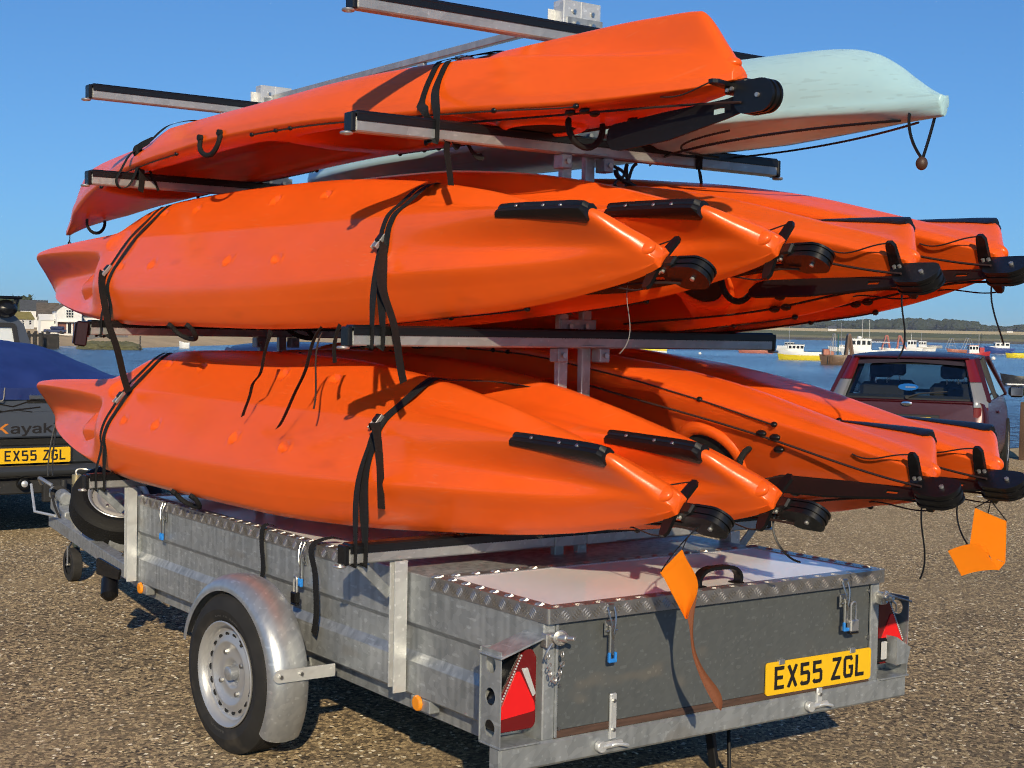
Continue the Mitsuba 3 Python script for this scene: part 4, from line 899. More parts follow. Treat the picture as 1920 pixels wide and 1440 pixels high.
# loose thin cords under the rudders, and the cord from the lowest bow down to the coupling
CD = 'loose_cord'
def cord(label, pts, r=.0028, m='mat_black'):
    k = num(CD); lab(k, label, 'cord', 'loose cords hanging from the boats'); add(k, tube(spl(pts, 24), r, 5), m)
def off(kay, l, b, n): return (KM[kay] @ np.array([l, b, n, 1]))[:3]
def dangle(kay, L, dy=.0, l=-.03, label='', b=0., m='mat_black', n=.15, r=.0028):
    p = off(kay, l, b, n); cord(label, [p, p + [0.004, .012, -L * .35], p + [-.004 + dy * .2, .0, -L * .7], p + [dy * .5, dy, -L]], r, m)
dangle('mid4', .22, -.03, label='thin cord dangling from the far right middle rudder')
dangle('mid3', .24, .02, label='thin cord dangling from the third middle rudder')
dangle('low3', .26, .01, label='thin cord dangling from the third lowest rudder')
dangle('low2', .16, -.07, l=.05, label='knotted cord curling down to the white lid', r=.0035)
dangle('mid1', .25, .03, l=.2, label='pale cord dangling behind the nearest middle rudder', m='mat_grey_cord', r=.0014)
dangle('low4', .20, -.06, l=.10, b=.05, label='thin cord dangling from the far right lowest yoke')
k = num(CD); lab(k, 'black tangle of cord loops under the top bar right of the mast', 'cord', 'loose cords hanging from the boats')
add(k, cat([tube(spl([(.80, -.13, 2.24), (.79, -.17, 2.20), (.785, -.13, 2.17), (.785, -.16, 2.155), (.79, -.20, 2.19), (.79, -.24, 2.255)], 30), .006, 6), tube(spl([(.80, -.20, 2.25), (.785, -.19, 2.20), (.785, -.215, 2.165), (.79, -.24, 2.15), (.79, -.29, 2.13)], 24), .008, 6), tube(spl([(.79, -.14, 2.225), (.785, -.18, 2.185), (.785, -.23, 2.165), (.79, -.20, 2.145)], 20), .010, 6)]), 'mat_black')
a = off('low1', 5.1, 0, .16)
k = num(CD); lab(k, 'doubled pale cord from the lowest near bow down to the coupling', 'cord', 'loose cords hanging from the boats')
add(k, cat([tube(spl([a, a + (np.array([6.15, .24, .62]) - a) * .5 + [0, .02 * e, 0], (6.15, .22 + .03 * e, .60)], 24), .005, 5) for e in (0, 1)]), 'mat_grey_cord')

# ---------------------------------------------------------------- vehicles
def carpaint(c): return pr(c, .32, .25, .5, clearcoat=1.0, clearcoat_gloss=.95)
mat('mat_red_paint', carpaint((.050, .004, .009)))
mat('mat_roof_sky_tint', carpaint((.022, .012, .022)))  # red car's roof, with the blue sky reflection mixed into the base colour
mat('mat_grey_paint', carpaint((.068, .080, .105)))
mat('mat_silver_paint', carpaint((.42, .43, .44)))
mat('mat_blue_paint', carpaint((.02, .03, .09)))
mat('mat_white_paint', carpaint((.72, .72, .70)))
mat('mat_glass', {'type': 'thindielectric', 'int_ior': 1.5, 'specular_transmittance': {'type': 'rgb', 'value': [.62, .68, .66]}})
mat('mat_dark_glass', pr((.012, .014, .015), .06, 0, .6))
mat('mat_trim', pr((.02, .02, .021), .55))
mat('mat_seat', pr((.03, .03, .034), .8))
mat('mat_chrome', pr((.75, .75, .75), .12, 1.0))
mat('mat_white_lens', pr((.27, .265, .26), .10, .35, .7, clearcoat=.8))
mat('mat_sticker', pr((.012, .11, .36), .8, 0, .1))

def loft_car(root, M, paint, dims, tall=1.46, W=.84, glassm='mat_glass', detail=True, label_bits=True):
    """A five-door hatchback: u forwards from the tail, v left, w up."""
    L = dims
    # lower body: stations along u of a rounded section
    us = np.r_[0, .02, .06, .15, .4, .8, 1.6, 2.4, 3.0, 3.4, 3.75, 3.92, 3.98]
    hw = np.interp(us, [0, .02, .06, .15, .4, 2.0, 3.4, 3.75, 3.92, 3.98], [.70, .76, .80, .83, W, W, W - .02, .78, .68, .55])
    tp = np.interp(us, [0, .06, .15, .4, 2.6, 3.0, 3.75, 3.98], [.93, .955, .965, .965, .96, .95, .82, .70])
    bt = np.interp(us, [0, .15, .5, 3.3, 3.98], [.30, .24, .20, .20, .26])
    V = []
    for u, h, a, b in zip(us, hw, tp, bt):
        half = [(0, b), (h * .82, b), (h * .96, b + .05), (h, b + .18), (h * 1.0, b + .34), (h * .985, a - .12), (h * .955, a - .02), (h * .92, a), (0, a + .004)]
        V.append([(u, y, z) for y, z in half] + [(u, -y, z) for y, z in half[-2:0:-1]])
    V = np.array(V); V[0, :, 0] += np.interp(V[0, :, 2], [.2, .4, .6, .8, .95], [.05, .0, .0, .05, .075]) ; V[1, :, 0] += np.interp(V[1, :, 2], [.2, .4, .6, .8, .95], [.05, .0, .0, .05, .075])
    add(root + '__body', xf(grid(V), M), paint, 40)
    # roof and pillars
    B = lambda u, y, z: (u, y, z)
    rw = W - .20
    roof = []
    for u, z, h in ((.33, tall - .075, rw - .01), (.40, tall - .035, rw), (.55, tall - .005, rw + .01), (1.1, tall + .005, rw + .015), (1.8, tall, rw), (2.1, tall - .02, rw - .015), (2.22, tall - .05, rw - .03)):
        roof.append([(u, y, z - .035 * (abs(y) / h) ** 3) for y in np.linspace(-h, h, 13)])
    top = np.array(roof); bot = top[:, ::-1] - [0, 0, .03]
    add(root + '__roof', xf(grid(np.concatenate([top, bot], 1)), M), paint, 50)
    for s in (1, -1):
        for u0, u1, z1, wd, th, pm in ((.16, .44, tall - .06, .10, .05, paint), (1.30, 1.32, tall - .05, .07, .03, 'mat_trim'), (2.98, 2.18, tall - .06, .06, .05, paint)):
            p0, p1 = np.array([u0, s * (W - .045), .955]), np.array([u1, s * (rw - .005), z1])
            add(root + '__pillar', xf(beam(p0, p1, th, wd, up=(1, 0, 0) if False else (0, s, 0), c=.01), M), pm)
    q_ = lambda pts: (np.array(pts, float), np.array([[0, 1, 2], [0, 2, 3]]))
    add(root + '__windscreen', xf(q_([(3.0, .72, .96), (2.2, rw - .05, tall - .06), (2.2, -rw + .05, tall - .06), (3.0, -.72, .96)]), M), glassm)
    for s in (1, -1):
        for u0, u1 in ((.22, 1.28), (1.34, 2.75)):
            a, b = max(u0, .45) if u0 < 1 else u0, u1 if u1 < 2 else 2.15
            add(root + '__side_window', xf(q_([(u0, s * (W - .035), .965), (u1, s * (W - .035), .965), (b, s * (rw + .0), tall - .075), (a, s * (rw + .0), tall - .075)]), M), glassm if s > 0 else glassm)
    rwn = np.array([[(.095 + .255 * t_, y * (1 - .11 * t_), .985 + (tall - .10 - .985) * t_) for y in np.linspace(-.68, .68, 9)] for t_ in np.linspace(0, 1, 5)])
    rwn[:, :, 0] += .05 * (np.linspace(-1, 1, 9) ** 2)[None]
    add(root + '__rear_window', xf(grid(rwn, closed=False), M), glassm, True)
    if not detail: return
    fr = lambda y0, y1, z0, z1: [[(.112 + .255 * (z - .985) / (tall - 1.085) + .05 * (y / .7) ** 2 - .006, y * (1 - .11 * (z - .985) / (tall - 1.085)), z) for y in np.linspace(y0, y1, 9)] for z in (z0, z1)]
    add(root + '__window_surround', xf(cat([grid(np.array(a), closed=False) for a in (fr(-.72, .72, .965, 1.01), fr(-.72, .72, tall - .13, tall - .085), fr(-.72, -.62, .965, tall - .09), fr(.62, .72, .965, tall - .09))]), M), 'mat_trim', True)
    add(root + '__brake_light', xf(box(.36, .40, -.19, .19, tall - .095, tall - .068, .008), M), 'mat_red_lens')
    add(root + '__spoiler', xf(box(.30, .42, -.60, .60, tall - .066, tall - .045, .01), M), paint)
    for s in (1, -1):
        kk = num(root + '__tail_lamp')
        def lampseg(z0, z1, m, nm):
            rows = []
            for z in np.linspace(z0, z1, 6):
                f = max(0, (z - .965) / (tall - 1.03)); u = .085 + .265 * f; yo = .80 - .165 * f; yi = yo - .125 + .045 * f
                rows.append([(u - .035 + .10 * q ** 2.2, s * (yi + (yo - yi + .012) * q), z) for q in np.linspace(0, 1, 7)])
            a = np.array(rows); b = a[:, ::-1] + [.06, -s * .02, 0]
            return add(kk + '__' + nm, xf(grid(np.concatenate([a, b], 1)), M), m, 40)
        lampseg(.72, .90, 'mat_red_lens', 'lower_lens'); lampseg(.905, 1.16, 'mat_white_lens', 'clear_lens'); lampseg(1.165, tall - .06, 'mat_red_lens', 'upper_lens')
    add(root + '__bumper', xf(box(-.06, .16, -.79, .79, .34, .60, .05), M), paint)
    add(root + '__plate_recess', xf(box(-.004, .03, -.34, .34, .67, .815, .006), M), 'mat_trim')
    plate(root + '__number_plate', M @ frame((-.006, 0, .735), (0, -1, 0), (0, 0, 1)), ' ')
    add(root + '__badge', xf(lathe([(0, .006), (.024, .005), (.034, .0)], frame((.042, .0, .925), (0, -1, 0), (0, 0, 1)) @ np.diag([1.6, .72, 1, 1.]) @ np.diag([1, 1, 1., 1])), M), 'mat_chrome', 40)
    add(root + '__wiper', xf(cat([tube([(.085, .0, .99), (.115, -.12, 1.03), (.125, -.40, 1.06)], .008, 6), cyl((.06, .0, .99), (.11, .0, .99), .02, 10)]), M), 'mat_trim')
    add(root + '__window_sticker', xf(lathe([(0, .0), (.05, .0)], frame((.15, .0, 1.095), (0, -1, 0), (.25, 0, .97)) @ np.diag([2.1, .75, 1, 1.]), 28), M), 'mat_sticker')
    add(root + '__window_sticker__print', xf(cat([xf(meshkit.text_mesh('A', .040, .0008, True), frame((.147, .075, 1.078), (0, -1, 0), (.25, 0, .97))), xf(box(-.03, .075, -.004, .008, 0, .001, 0.0003), frame((.147, .0, 1.092), (0, -1, 0), (.25, 0, .97)))]), M), 'mat_white_lens', False)
    for s in (1, -1):
        kk = add(root + '__door_mirror', xf(box(2.55, 2.68, min(s * .86, s * 1.05), max(s * .86, s * 1.05), .93, 1.07, .04), M), 'mat_trim', 40)
        add(kk + '__glass', xf(box(2.542, 2.552, min(s * .89, s * 1.03), max(s * .89, s * 1.03), .95, 1.05, .004), M), 'mat_chrome')
        add(root + '__door_handle', xf(box(1.15, 1.33, min(s * .835, s * .86), max(s * .835, s * .86), .80, .83, .01), M), paint)
        add(root + '__door_seam', xf(cat([box(1.335, 1.343, min(s * .80, s * (W + .001)), max(s * .80, s * (W + .001)), .40, .60, .001)]), M), 'mat_dark_hole')
        for u in (.68, 3.2):
            kk, _ = num(root + '__wheel'), 0
            Mw_ = M @ frame((u, s * (W + .004), .305), (-s, 0, 0), (0, 0, 1))
            add(kk + '__tyre', xf(lathe([(.19, -.18), (.24, -.19), (.295, -.18), (.303, -.16)] + [a for z in (-.13, -.09, -.05) for a in ((.305, z - .014), (.305, z + .01), (.298, z + .011), (.298, z + .019))] + [(.303, -.02), (.295, -.004), (.24, .006), (.19, -.004)], n=48), Mw_), 'mat_tyre', 35)
            add(kk + '__rim', xf(lathe([(.192, -.004), (.185, .0), (.17, -.02), (.12, -.02), (.05, -.008), (0, -.006)], n=40), Mw_), 'mat_wheel', 40)
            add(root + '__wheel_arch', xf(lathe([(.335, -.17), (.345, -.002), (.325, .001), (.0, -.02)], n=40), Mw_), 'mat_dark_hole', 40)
    # inside: seats, headrests, parcel shelf, mirror
    add(root + '__parcel_shelf', xf(box(.14, .62, -.66, .66, .955, .985, .01), M), 'mat_seat')
    for u, y in ((.85, .38), (.85, -.38), (1.75, .36), (1.75, -.36)):
        kk = add(root + '__seat', xf(box(u, u + .12, y - .24, y + .24, .55, 1.12, .05), M), 'mat_seat')
        add(kk + '__headrest', xf(box(u - .0, u + .09, y - .13, y + .13, 1.17, 1.33, .03), M), 'mat_seat')
        for e in (-.06, .06): add(kk + '__headrest_post', xf(cyl((u + .04, y + e, 1.10), (u + .04, y + e, 1.19), .006, 6), M), 'mat_chrome')
    add(root + '__rear_view_mirror', xf(box(2.25, 2.28, -.13, .13, 1.30, 1.36, .01), M), 'mat_seat')
    add(root + '__dashboard', xf(box(2.45, 2.95, -.70, .70, .80, .985, .03), M), 'mat_seat')
CH = math.radians(-57.5)
Mcar = rotz(CH, (6.62, -8.89, 0))
lab('red_car', 'dark red hatchback parked at the quay edge, seen from behind', 'car')
loft_car('red_car', Mcar, 'mat_red_paint', 4.0)
scene['red_car__roof']['bsdf'] = {'type': 'ref', 'id': 'mat_roof_sky_tint'}

for i, (x, y, a, pm, lb) in enumerate(((6.6, -1.75, -30, 'mat_blue_paint', 'dark blue parked car glimpsed under the middle bar left of the mast'), (6.95, -4.0, -35, 'mat_silver_paint', 'pale silver parked car glimpsed under the middle bar just left of the mast'))):
    k = num('parked_car'); lab(k, lb, 'car', 'parked cars behind the trailer')
    loft_car(k, rotz(math.radians(a), (x + 1.2, y - .7, 0)), pm, 4.0, glassm='mat_dark_glass', detail=False)
    Mk = rotz(math.radians(a), (x + 1.2, y - .7, 0))
    for s in (1, -1):
        for u in (.68, 3.2): add(k + '__wheel', xf(lathe([(0, -.17), (.29, -.18), (.305, -.16), (.305, -.02), (.295, 0), (.19, -.002), (.18, -.02), (0, -.01)], n=32), Mk @ frame((u, s * .845, .305), (-s, 0, 0), (0, 0, 1))), 'mat_tyre', 35)

# the towing pick-up: only its tail and part of the cab are in the picture
TX, TYc = 7.30, -.06
tk = 'towing_pickup'; lab(tk, 'grey pick-up truck with a blue tarpaulin over its bed, towing the trailer', 'pickup truck')
def tp(nm, m, mt, sm=30): return add(tk + '__' + nm, xf(m, np.block([[np.eye(3), np.array([[0], [TYc], [0]])], [np.zeros((1, 3)), np.ones((1, 1))]])), mt, sm)
tp('tailgate', cat([box(TX, TX + .05, -.76, .76, .76, 1.10, .012), box(TX - .003, TX + .0, -.70, .70, .95, .955, .001)]), 'mat_grey_paint')
for s in (1, -1): tp('bed_side', cat([box(TX + .01, TX + 2.1, min(s * .765, s * .84), max(s * .765, s * .84), .55, 1.12, .02)]), 'mat_grey_paint')
tp('bed_floor', box(TX + .05, TX + 2.1, -.76, .76, .70, .74), 'mat_trim')
tp('tail_valance', box(TX + .02, TX + .10, -.76, .76, .70, .752, .01), 'mat_dark_hole')
tp('tailgate_handle', cat([box(TX - .004, TX + .01, -.10, .10, 1.01, 1.085, .006)]), 'mat_dark_hole')
tp('tailgate_handle__lever', box(TX - .022, TX - .004, -.085, .085, 1.04, 1.078, .006), 'mat_chrome')
for s in (1, -1): tp('tail_lamp', box(TX - .006, TX + .06, min(s * .768, s * .845), max(s * .768, s * .845), .78, 1.05, .012), 'mat_red_lens')
k = tp('bumper', cat([cyl((TX - .14, -.80, .53), (TX - .14, .80, .53), .042, 20, .02), box(TX - .05, TX + .06, -.78, .78, .56, .70, .02)]), 'mat_trim', 40)
scene[k]['bsdf'] = {'type': 'ref', 'id': mat('mat_bumper', pr((.055, .058, .062), .28, .4))}
tp('bumper_corner', xf(trimesh.creation.icosphere(subdivisions=3), np.array([[.12, 0, 0, TX], [0, .13, 0, -.40], [0, 0, .08, .655], [0, 0, 0, 1.]])), 'mat_chrome', True)
tp('tow_bracket', cat([box(TX - .16, TX - .10, -.24, .02, .30, .46, .006), box(TX - .30, TX - .16, -.13, -.05, .34, .40, .01), cyl((TX - .26, -.09, .38), (TX - .26, -.09, .47), .025, 14), box(TX - .1, TX + .1, -.6, .6, .36, .46, .01)]), 'mat_trim')
tp('tow_socket', cat([cyl((TX - .16, .16, .44), (TX - .10, .16, .44), .045, 18, .008)]), 'mat_black', 40)
tp('tow_socket__cap', lathe([(0, .012), (.016, .010), (.024, .004), (.024, .0)], frame((TX - .162, .16, .44), (0, -1, 0), (0, 0, 1)), 20), 'mat_galv_bright', 40)
k = plate(tk + '__number_plate', frame((TX - .075, .0, .637), (0, -1, 0), (0, .0, 1))); lab(k, 'yellow number plate reading EX55 ZGL')
tp('plate_holder', box(TX - .07, TX - .04, -.22, .34, .572, .70, .01), 'mat_trim')
# lettering and a drawn boat outline on the tailgate
mat('mat_orange_print', pr((.55, .18, .02), .5))
LT = frame((TX - .0015, .325 + TYc, .796), (0, -1, 0), (0, 0, 1))
mK = meshkit.text_mesh('K', .068, .0015, True); LK = LT @ np.diag([1.5, 1, 1, 1.])
add(tk + '__lettering', xf(mK, LK), 'mat_orange_print', False)
add(tk + '__lettering', xf(meshkit.text_mesh('ayaking', .068, .0015, True), LK @ rotz(0, (mK.bounds[1][0] + .006, 0, 0))), 'mat_print', False)
gl = np.array([(.42, .13), (.30, .145), (.16, .10), (.04, .125), (-.05, .10), (.06, .06), (.15, .075), (.27, .085), (.36, .095)])
add(tk + '__boat_drawing', xf(cat([tube(np.c_[gl + [0, .09], np.zeros(9)], .005, 5), tube(np.array([(-.05, .19, 0), (.1, .155, 0), (.2, .165, 0), (.3, .15, 0)]), .005, 5)]), frame((TX - .002, .36 + TYc, .80), (0, -1, 0), (0, 0, 1))), 'mat_print')
# tarpaulin: a humped sheet with a hem
mat('mat_tarp', pr(proc(lambda p, n, uv: mix((.010, .022, .11), (.022, .045, .19), fbm(p.x * 5, p.y * 5, p.z * 5, 3))), .55, 0, .4))
xs, ys = np.linspace(TX - .02, TX + 2.1, 46), np.linspace(-.86, .86, 61)
X_, Y_ = np.meshgrid(xs, ys, indexing='ij')
hump = .32 * np.clip((X_ - TX) / .9, 0, 1) ** .6 * np.clip(1 - np.abs(Y_ / .88) ** 2.0, 0, 1) * (1 + .12 * (meshkit.fbm(np.stack([X_ * 1.5, Y_ * 2.2, X_ * 0], -1), 3) - .5))
fold = .030 * (meshkit.fbm(np.stack([X_ * 2, Y_ * 11, X_ * 0], -1), 3, 2) - .5)
tp('tarpaulin', grid(np.stack([X_, Y_, 1.125 + hump + fold], -1), closed=False), 'mat_tarp', True); scene['mat_tarp'] = {'type': 'twosided', 'bsdf': scene['mat_tarp']}
yy = np.linspace(-.87, .87, 90); wv = meshkit.fbm(np.c_[yy * 9, yy * 0, yy * 0], 3, 4) - .5
hem = np.array([np.c_[np.full(90, TX - .022) - .035 * z_ * wv, yy, 1.127 - z_ * .085 + .03 * wv * z_ * .3] for z_ in np.linspace(0, 1, 7)])
tp('tarpaulin__hem', grid(hem, closed=False), 'mat_tarp', True)
for y in (.30, -.2, -.7, .7): tp('tarpaulin__rope', tube(spl([(TX - .03, y + .05, 1.06), (TX - .04, y - .02, 1.045), (TX - .03, y - .03, 1.10), (TX - .028, y - .035, 1.13)], 12), .004, 5), 'mat_grey_cord')
# cab with its back window
cx = 9.40
cab = Polygon([(-.66, .60), (.66, .60), (.68, .9), (.655, 1.16), (.60, 1.34), (.515, 1.58), (.44, 1.655), (-.44, 1.655), (-.515, 1.58), (-.60, 1.34), (-.655, 1.16), (-.68, .9)])
win = Polygon([(-.52, 1.17), (.52, 1.17), (.445, 1.595), (-.445, 1.595)]).buffer(-.05).buffer(.05)
tp('cab', cat([prism(cab.difference(win), .06, frame((cx, 0, 0), (0, -1, 0), (0, 0, 1)) @ np.diag([1, 1, -1, 1.])), prism(cab.difference(cab.buffer(-.06)), 1.35, frame((cx + .06, 0, 0), (0, -1, 0), (0, 0, 1)) @ np.diag([1, 1, -1, 1.]))]), 'mat_grey_paint', 40)
tp('cab__window_seal', prism(win.difference(win.buffer(-.04)), .02, frame((cx - .01, 0, 0), (0, -1, 0), (0, 0, 1)) @ np.diag([1, 1, -1, 1.])), 'mat_trim', 40)
tp('cab__rear_window', prism(win.buffer(-.035), .004, frame((cx + .01, 0, 0), (0, -1, 0), (0, 0, 1)) @ np.diag([1, 1, -1, 1.])), mat('mat_painted_sky_pane', pr((.62, .66, .68), .12, 0, .6)), False)  # opaque pane; the bright sky it mirrors is put into its pale colour
tp('cab__roof', box(cx + .0, cx + 1.35, -.44, .44, 1.652, 1.675, .01), 'mat_grey_paint')
tp('bonnet', box(cx + 1.40, cx + 2.7, -.74, .74, .55, 1.10, .08), 'mat_grey_paint', 40)
tp('chassis', box(TX + .1, cx + 2.6, -.45, .45, .34, .60, .02), 'mat_trim')
for u in (TX + .95, cx + 1.95):
    for s in (1, -1): tp('wheel', lathe([(0, -.20), (.34, -.21), (.36, -.19), (.36, -.03), (.345, 0), (.21, -.004), (.19, -.03), (0, -.02)], frame((u, s * .80, .36), (-s, 0, 0), (0, 0, 1)), 36), 'mat_tyre', 35)
k = tp('work_lamp', lathe([(0, .075), (.045, .07), (.07, .04), (.078, .0), (.074, -.01)], frame((cx - .05, -.345, 1.715), (0, 1, 0), (0, 0, 1)) @ np.diag([1.25, 1, -1, 1.]), 28), 'mat_black', 40)
add(k + '__lens', lathe([(0, .012), (.04, .008), (.072, .0)], frame((cx - .06, -.345 + TYc, 1.715), (0, -1, 0), (0, 0, 1)) @ np.diag([1.25, 1, 1, 1.]), 28), mat('mat_old_lens', pr((.40, .38, .28), .2)), True)
tp('light_bar', cat([box(cx - .10, cx + .05, -.475, .475, 1.80, 1.825, .01), beam((cx - .0, .40, 1.66), (cx - .0, .40, 1.81), .05, .05), beam((cx - .02, -.40, 1.66), (cx - .05, -.44, 1.805), .05, .03)]), 'mat_black')

# ---------------------------------------------------------------- the near shore on the left with its houses, jetty and beach
mat('mat_sand', pr(proc(lambda p, n, uv: mix((.20, .15, .09), (.30, .23, .14), fbm(p.x * .12, p.y * .3, 0, 4))), .95))
mat('mat_weed', pr(proc(lambda p, n, uv: mix((.05, .055, .02), (.15, .14, .07), fbm(p.x * .6, p.y * .6, p.z, 4))), .95))
def shore(key, rows, m, a0, a1, n=120):
    V = []
    for i, (d, z, wob) in enumerate(rows):
        A = arc(d, a0, a1, n, wob, 20 + i); V.append(np.c_[A, z + (meshkit.fbm(np.c_[A / 18, np.full(n, i)], 3) - .5) * .5])
    scene[key] = mikit.ply(grid(np.array(V), closed=False), m, smooth=True); lab(key, kind='structure')
V = []
aa = np.linspace(6, -34, 200); edge = np.interp(-aa, [-6, 17, 18.5, 19.6, 21, 24, 27, 31, 34], [215, 228, 252, 236, 238, 282, 330, 420, 520])
for f_, z in ((-.012, WZ - .6), (0, WZ - .05), (.03, -2.2), (.12, -1.45), (.25, -.95), (.7, -.85), (1.6, -.2), (3.0, 3)):
    d = edge * (1 + .02 * (meshkit.fbm(np.c_[aa * 2, aa * 0, aa * 0], 3) - .5)) * (1 + (f_ if f_ > .2 or f_ < 0 else f_)); r_ = np.radians(aa)
    V.append(np.c_[CAM[0] + d * np.cos(r_), CAM[1] + d * np.sin(r_), z + (meshkit.fbm(np.c_[aa * 1.5, aa * 0 + f_ * 9, aa * 0], 3) - .5) * .35 * (z > WZ)])
scene['beach'] = mikit.ply(grid(np.array(V), closed=False), 'mat_sand', smooth=True); lab('beach', kind='structure')
wd = []
r3 = np.random.default_rng(11)
for i in range(70):
    a = -19.2 - 1.6 * r3.random(); d = 226 + 9 * r3.random(); c = arc(d, a, a, 2)[0]
    wd.append(xf(crown((0, 0, 0), 1.0 + r3.random(), .55 + .5 * r3.random(), i), rotz(0, (*c, WZ + .15))))
scene['seaweed_bank'] = mikit.ply(cat(wd), 'mat_weed', smooth=True); lab('seaweed_bank', 'weed-covered stones at the water line below the houses', 'seaweed', kind='stuff')
mat('mat_render_white', pr(proc(lambda p, n, uv: mix((.62, .61, .58), (.74, .73, .70), fbm(p.x, p.y, p.z, 3))), .85))
mat('mat_slate', pr(proc(lambda p, n, uv: mix((.035, .04, .045), (.065, .07, .078), noise(p.x * 3, p.y * 3, p.z * 6))), .8))
mat('mat_mossy', pr(proc(lambda p, n, uv: mix((.16, .13, .035), (.25, .21, .06), fbm(p.x * 1.5, p.y * 1.5, p.z * 2, 3))), .9))
mat('mat_tiles', pr(proc(lambda p, n, uv: mix((.06, .05, .04), (.13, .105, .08), noise(p.x * 2, p.y * 2, p.z * 4))), .9))
mat('mat_brick', pr(proc(lambda p, n, uv: mix((.15, .06, .045), (.25, .10, .07), noise(p.x * 4, p.y * 4, p.z * 9))), .9))
mat('mat_old_timber', pr(proc(lambda p, n, uv: mix((.010, .009, .008), (.036, .032, .026), fbm(p.x * 2, p.y * 2, p.z * 2, 3))), .95))
def house(root, c, yaw, w, dp, eave, ridge, wallm, roofm, wins=(), doors=(), axis='x', z0=-.9):
    """A gabled house: local x along the front (to the right in the picture), y away from the camera; ridge along axis."""
    M = rotz(yaw - math.pi / 2, (c[0], c[1], z0 - .4)); e, rg = eave + .4, ridge + .4
    wl = [box(-w / 2, w / 2, 0, dp, 0, e, .01)]
    ov = .25
    if axis == 'x':
        gab = [(0, e), (dp, e), (dp / 2, rg - .12)]
        wl += [prism(gab, w, frame((-w / 2, 0, 0), (0, 1, 0), (0, 0, 1)))]
        add(root + '__roof', xf(prism([(-ov, e - .12), (dp / 2, rg), (dp + ov, e - .12), (dp + ov, e - .02), (dp / 2, rg + .14), (-ov, e - .02)], w + 2 * ov, frame((-w / 2 - ov, 0, 0), (0, 1, 0), (0, 0, 1))), M), roofm, False)
    else:
        gab = [(-w / 2, e), (w / 2, e), (0, rg - .12)]
        wl += [prism(gab, dp, frame((0, dp, 0), (1, 0, 0), (0, 0, 1)))]
        add(root + '__roof', xf(prism([(-w / 2 - ov, e - .12), (0, rg), (w / 2 + ov, e - .12), (w / 2 + ov, e - .02), (0, rg + .14), (-w / 2 - ov, e - .02)], dp + 2 * ov, frame((0, dp + ov, 0), (1, 0, 0), (0, 0, 1))), M), roofm, False)
    add(root + '__wall', xf(cat(wl), M), wallm, False)
    for x, z, ww, hh, nx, nz in wins:
        k = add(root + '__window', xf(box(x - ww / 2, x + ww / 2, -.03, .02, z + .4, z + hh + .4, .005), M), 'mat_dark_glass')
        bars = [box(x - ww / 2 + i * ww / nx - .05, x - ww / 2 + i * ww / nx + .05, -.06, -.02, z + .4, z + hh + .4, .01) for i in range(nx + 1)] + [box(x - ww / 2 - .05, x + ww / 2 + .05, -.065, -.02, z + .4 + j * hh / nz - .05, z + .4 + j * hh / nz + .05, .01) for j in range(nz + 1)]
        add(k + '__frame', xf(cat(bars), M), 'mat_render_white')
    for x, ww, hh, m in doors: add(root + '__door', xf(box(x - ww / 2, x + ww / 2, -.04, .02, .4, .4 + hh, .01), M), m)
    return M
yw = math.radians(-18)
G = 'houses along the far left shore'
def hs(label, *a, **k):
    r = num('shore_house'); lab(r, label, 'house', G); return r, house(r, *a, **k)
pos = lambda px_yaw, d: (CAM[0] + d * math.cos(math.radians(px_yaw)), CAM[1] + d * math.sin(math.radians(px_yaw)))
hs('small white cottage with a mossy yellow roof, left of the white boathouse', pos(-16.98, 400), yw + .55, 4.6, 4.2, 2.6, 4.4, 'mat_render_white', 'mat_mossy', ((-.9, 1.2, .8, 1.1, 2, 2), (1.2, 1.2, .7, 1.1, 1, 2)), axis='x')
r_, Mh = hs('white boathouse with a black gridded window over a brick ground floor', pos(-18.52, 292), yw + .1, 4.6, 8, 4.35, 6.2, 'mat_render_white', 'mat_tiles', ((.1, 3.0, 1.35, 1.5, 3, 3),), axis='y')
add(r_ + '__brick_front', xf(box(-2.2, 2.2, -.06, .01, .4, 2.55, .01), Mh), 'mat_brick', False)
add(r_ + '__balcony_edge', xf(box(-2.4, 2.4, -1.0, .0, 2.55, 2.75, .02), Mh), 'mat_render_white', False)
for x in (-2.3, 2.3): add(r_ + '__porch_post', xf(box(x - .07, x + .07, -.95, -.81, .3, 2.56, .01), Mh), 'mat_render_white', False)
add(r_ + '__door', xf(box(-.25, .35, -.10, -.05, .4, 2.3, .01), Mh), 'mat_dark_hole', False)
for x in (-.40, .5): add(r_ + '__door_frame', xf(box(x - .15, x + .15, -.11, -.05, .4, 2.35, .01), Mh), 'mat_render_white', False)
hs('low white lean-to shed with a row of dark windows beside the boathouse', pos(-17.85, 294), yw + .1, 3.6, 5, 2.5, 3.5, 'mat_render_white', 'mat_render_white', ((.9, 1.75, .55, .95, 1, 1), (1.45, 1.75, .4, 1.05, 1, 1)), axis='x')
hs('house with a long dark slate roof behind the white cottage', pos(-17.25, 455), yw, 7.5, 6, 5.2, 8.2, 'mat_render_white', 'mat_slate', (), axis='x')
hs('house with a big brown tiled roof behind the boathouse', pos(-17.75, 350), yw, 4.6, 6, 3.2, 6.3, 'mat_render_white', 'mat_tiles', (), axis='x')
hs('white house with gridded windows right of the boathouse, partly behind the marker lamp', pos(-19.25, 300), yw, 5.5, 7, 3.3, 5.2, 'mat_render_white', 'mat_slate', ((-1.6, 1.9, 1.2, 1.1, 3, 2), (.6, 1.2, 1.0, 1.2, 2, 2)), axis='x')
lab('stone_wall', 'low grey stone wall beside the boathouse ramp', 'wall')
add('stone_wall', beam((*pos(-18.9, 262), -1.35), (*pos(-20.6, 275), -1.3), .5, 1.6), 'mat_concrete', False)
Mp = rotz(math.radians(60), (*pos(-18.4, 283), -.95)); k = num('parked_car'); lab(k, 'tiny dark car parked in front of the brick ground floor', 'car')
